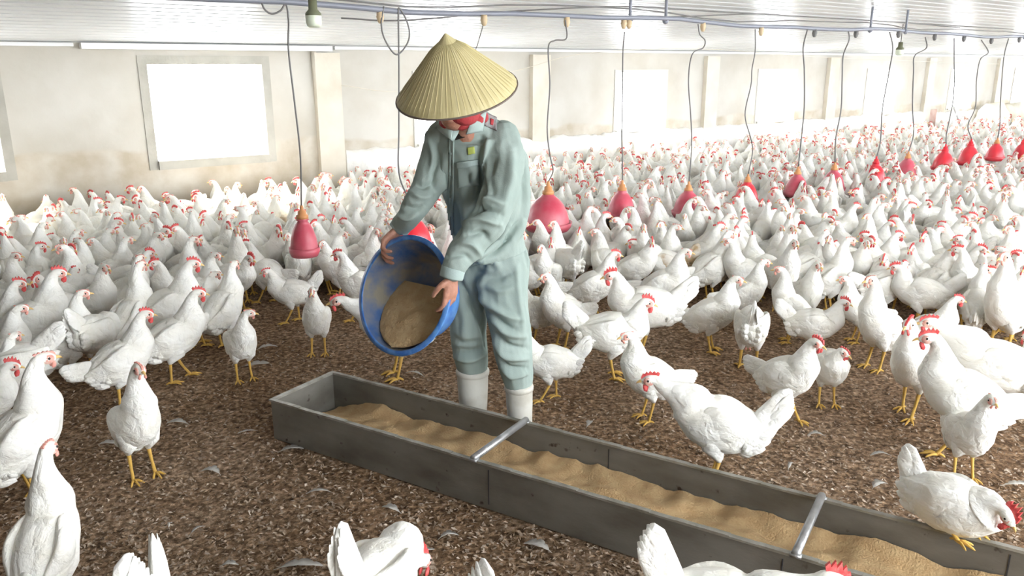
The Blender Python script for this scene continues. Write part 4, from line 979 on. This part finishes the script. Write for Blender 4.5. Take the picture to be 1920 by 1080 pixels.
m = MB(); m.tube([(HR*math.cos(2*PI*k/80), HR*math.sin(2*PI*k/80), -.002) for k in range(81)], .0035, 8); o = m.obj('rim', M['hatrim'], hat)
m = MB()
for k in range(60):
    a = 2*PI*k/60+.03; c_, s_ = math.cos(a), math.sin(a); e2 = .0016
    m.tube([(r*c_, r*s_, z+.0006) for r, z in ((.03, HH-.025), (.065, HH*.74), (.105, HH*.53), (.15, HH*.295), (.185, HH*.115), (HR-.004, .002))], [.0005, .0008, .001, .0011, .0012, .0008], 4)
m.obj('leaf_rib', M['hat'], hat)
# ---- basin with feed
RB = Matrix((b2, bn.cross(b2), bn)).transposed().to_4x4()     # local z = opening direction
bs = empty('plastic_basin', Bc, 0, 'scuffed round blue plastic basin held tilted above the trough, half full of feed', 'basin')
bs.rotation_euler = RB.to_euler()
inn = [(0, -BD+.004), (BB*.95, -BD+.004), (BB*1.0, -BD+.012), (BB*1.12, -BD*.66), (BR*.93, -.03), (BR*.955, -.012), (BR*.965, 0)]
m = MB(); m.lathe(inn, 72, 1); m.lathe([(BR*.965, 0), (BR*.98, .004), (BR, .003), (BR+.012, 0), (BR+.013, -.006), (BR+.004, -.008), (BR*.965, -.02), (BR*.94, -.035), (BB*1.14, -BD*.66), (BB*1.03, -BD), (BB*.9, -BD-.003), (0, -BD-.003)], 72, 0)
m.obj('bowl', [M['basin'], M['basin_in']], bs)
m = MB(); m.tube([((BR*.955+.002)*math.cos(2*PI*k/72), (BR*.955+.002)*math.sin(2*PI*k/72), -.026) for k in range(73)], .003, 6, 0); m.obj('rib', M['basin'], bs)
# feed resting on the lower side wall; local 'down' from gravity
Minv = RB.to_3x3().inverted(); g_ = Minv @ Vector((0, 0, -1)); gd = Vector((g_.x, g_.y, 0)).normalized(); gs = Vector((-gd.y, gd.x, 0))
def wallr(d):   # inner radius at depth d
    return BB+(BR*.95-BB)*max(0, (BD-.01-d))/(BD-.01)
m = MB(); nu, nv = 60, 60; idx = {}
top_y = -.052; bot_y = BR*.93
for i in range(nu+1):
    y = top_y+(bot_y-top_y)*i/nu; d = .012+(BD-.022)*((bot_y-y)/(bot_y-top_y))**1.0
    for j in range(nv+1):
        v_ = (j/nv-.5)*2; R_ = wallr(d)-.0015; hw = math.sqrt(max(R_*R_-y*y, 1e-6)); x = v_*hw
        hill = .010*noise.noise(Vector((x*18, y*18, 0)))*(1-v_*v_)+.003*noise.noise(Vector((x*70, y*70, 4)))+.016*(1-v_*v_)
        q = gd*y+gs*x; m.v.append((q.x, q.y, -d+hill))
for i in range(nu):
    for j in range(nv): a = i*(nv+1)+j; m.f.append((a, a+1, a+nv+2, a+nv+1)); m.m.append(0)
# underside closing the heap against the bowl
o = m.obj('feed_heap', M['feedl']); o.location = Bc; o.rotation_euler = RB.to_euler(); tag(o, 'heap of tan feed meal sliding down inside the blue basin', 'feed', kind='stuff')


# things against the far wall at the right
for (xa, xb, sd_, lab) in ((1788, 1812, 1, 'white slanting perch pole leaning below the sixth far window'), (1798, 1776, 2, 'white perch pole crossing the other at the far wall'), (1868, 1890, 3, 'white slanting perch pole near the right edge by the far wall')):
    a = PP(xa, 200, WALLP-.3); b = PP(xb, 246, WALLP-.9); b.z = max(.05, b.z-.12); m = MB(); m.tube([a, b], .02, 8); tag(m.obj('perch_pole', M['trim']), lab, 'pole')
for (px, lab) in ((1862, 'cream woven feed sack slumped against the far wall near the right edge'), (1893, 'cream sack slumped at the extreme right of the far wall')):
    c = PP(px, 215, WALLP-.35); m = MB(); m.ball((0, 0, .36), .34, .22, .36, 20)
    m.v = [tuple(Vector(v)*(1+.12*noise.noise(Vector(v)*5+Vector((px, 0, 0))))) for v in m.v]; o = m.obj('sack', M['sackw']); o.location = (c.x, c.y, 0); tag(o, lab, 'sack')
# ============================================================ LITTER DETAILS
m = MB(); r_ = random.Random(5)
for k in range(26000):
    v = None
    px, py = r_.uniform(-60, 1980), 1080-(r_.random()**1.3)*560+30
    v = PZ(px, py)
    if v.y > 6.5: continue
    d_ = v-O; a_, b_ = d_.dot(TL), d_.dot(TW)
    if -.01 < a_ < LT and -.01 < b_ < WT+.01: continue
    a = r_.uniform(0, 2*PI); l = r_.uniform(.004, .013); w_ = l*r_.uniform(.2, .6); z = .008*noise.noise(v*2.3)-.006+r_.uniform(.001, .006); t1, t2 = r_.uniform(-.004, .006), r_.uniform(-.003, .004)
    c, s_ = math.cos(a), math.sin(a); x, y = v.x, v.y
    q = [(x-c*l-s_*w_*.3, y-s_*l+c*w_*.3, z+t1), (x-s_*w_, y+c*w_, z+.002+t2), (x+c*l, y+s_*l, z-t1), (x+s_*w_, y-c*w_, z)]
    m.add(q, [(0, 1, 2, 3)], 0)
tag(m.obj('wood_shavings', M['flake'], weld=False, smooth=False), 'loose brown wood shavings and husks scattered over the litter floor', 'bedding', kind='stuff')
# single moulted feathers
FE = [(335, 797, 45, 175, 'curled white barred'), (465, 815, 36, 200, 'thin pale'), (513, 868, 14, 90, 'small bright white round'), (400, 888, 46, 160, 'grey drooping'), (545, 848, 48, 20, 'bent beige'), (600, 928, 50, 185, 'ragged white'), (318, 990, 22, 100, 'small upright cream'), (430, 1066, 34, 10, 'crumpled white'),
      (1530, 820, 34, 170, 'short pale'), (1480, 878, 40, 60, 'bright white oval'), (1650, 857, 40, 180, 'thin beige'), (1645, 915, 44, 30, 'tangled white'), (735, 960, 46, 150, 'soft grey-white'), (790, 1040, 50, 5, 'long white'), (560, 1068, 90, 8, 'long thin beige straw-like'), (1010, 1030, 60, 150, 'long beige'),
      (840, 1010, 40, 20, 'faint beige'), (1290, 790, 36, 0, 'pale thin'), (1440, 700, 30, 170, 'small grey'), (205, 838, 40, 180, 'thin beige'), (1105, 800, 34, 70, 'slender beige'), (1780, 905, 36, 190, 'small curled'), (1905, 915, 60, 0, 'long white'), (480, 690, 50, 20, 'crossed white'), (500, 655, 40, 30, 'narrow white'), (780, 705, 44, 150, 'long bent white'),
      (1545, 620, 30, 20, 'tiny white'), (1090, 640, 26, 10, 'tiny pale'), (1230, 1045, 40, 170, 'dull white'), (370, 1000, 36, 60, 'thin grey')]
for i, (px, py, lp, an, ds) in enumerate(FE):
    v = PZ(px, py); L_ = lp/proj(v)[2]**-1/F if False else lp*proj(v)[2]/F
    a = math.radians(an); m = MB(); n = 16; bend = (.12, -.2, .05, .3, -.08)[i % 5]; th = .0012; rows = []
    for k in range(n+1):
        u = k/n; x = L_*(u-.5); y = bend*L_*(u-.5)**2*2; w_ = L_*(.17, .09, .12, .2)[i % 4]*math.sin(PI*min(1, max(0, (u-.12)/.9)))**.7*(1 if u > .12 else 0)*(1-.35*((k*7+i) % 5 == 0))+.0008
        z = .012+.010*math.sin(PI*u)+.004*((k*3+i) % 3)*.3
        for (yy, zz) in ((y-w_, z+w_*.35), (y, z), (y+w_, z+w_*.35), (y, z-th)): m.v.append((x, yy, zz))
    for k in range(n):
        for j in range(4): p0 = k*4+j; p1 = k*4+(j+1) % 4; m.f.append((p0, p1, p1+4, p0+4)); m.m.append(0)
    ob = m.obj('feather', M['dingy'], weld=False); ob.location = (v.x, v.y, -.004); ob.rotation_euler = (0, 0, a)
    where = 'left of the trough' if px < 500 and py < 1000 else 'in front of the trough' if (py > 900 and px < 1250) or (px < 640 and py > 760) else 'behind the trough, right of the person' if px > 1000 else 'behind the trough near the left crowd' 
    tag(ob, '%s feather lying on the litter %s' % (ds, where), 'feather', 'moulted feathers on the litter')
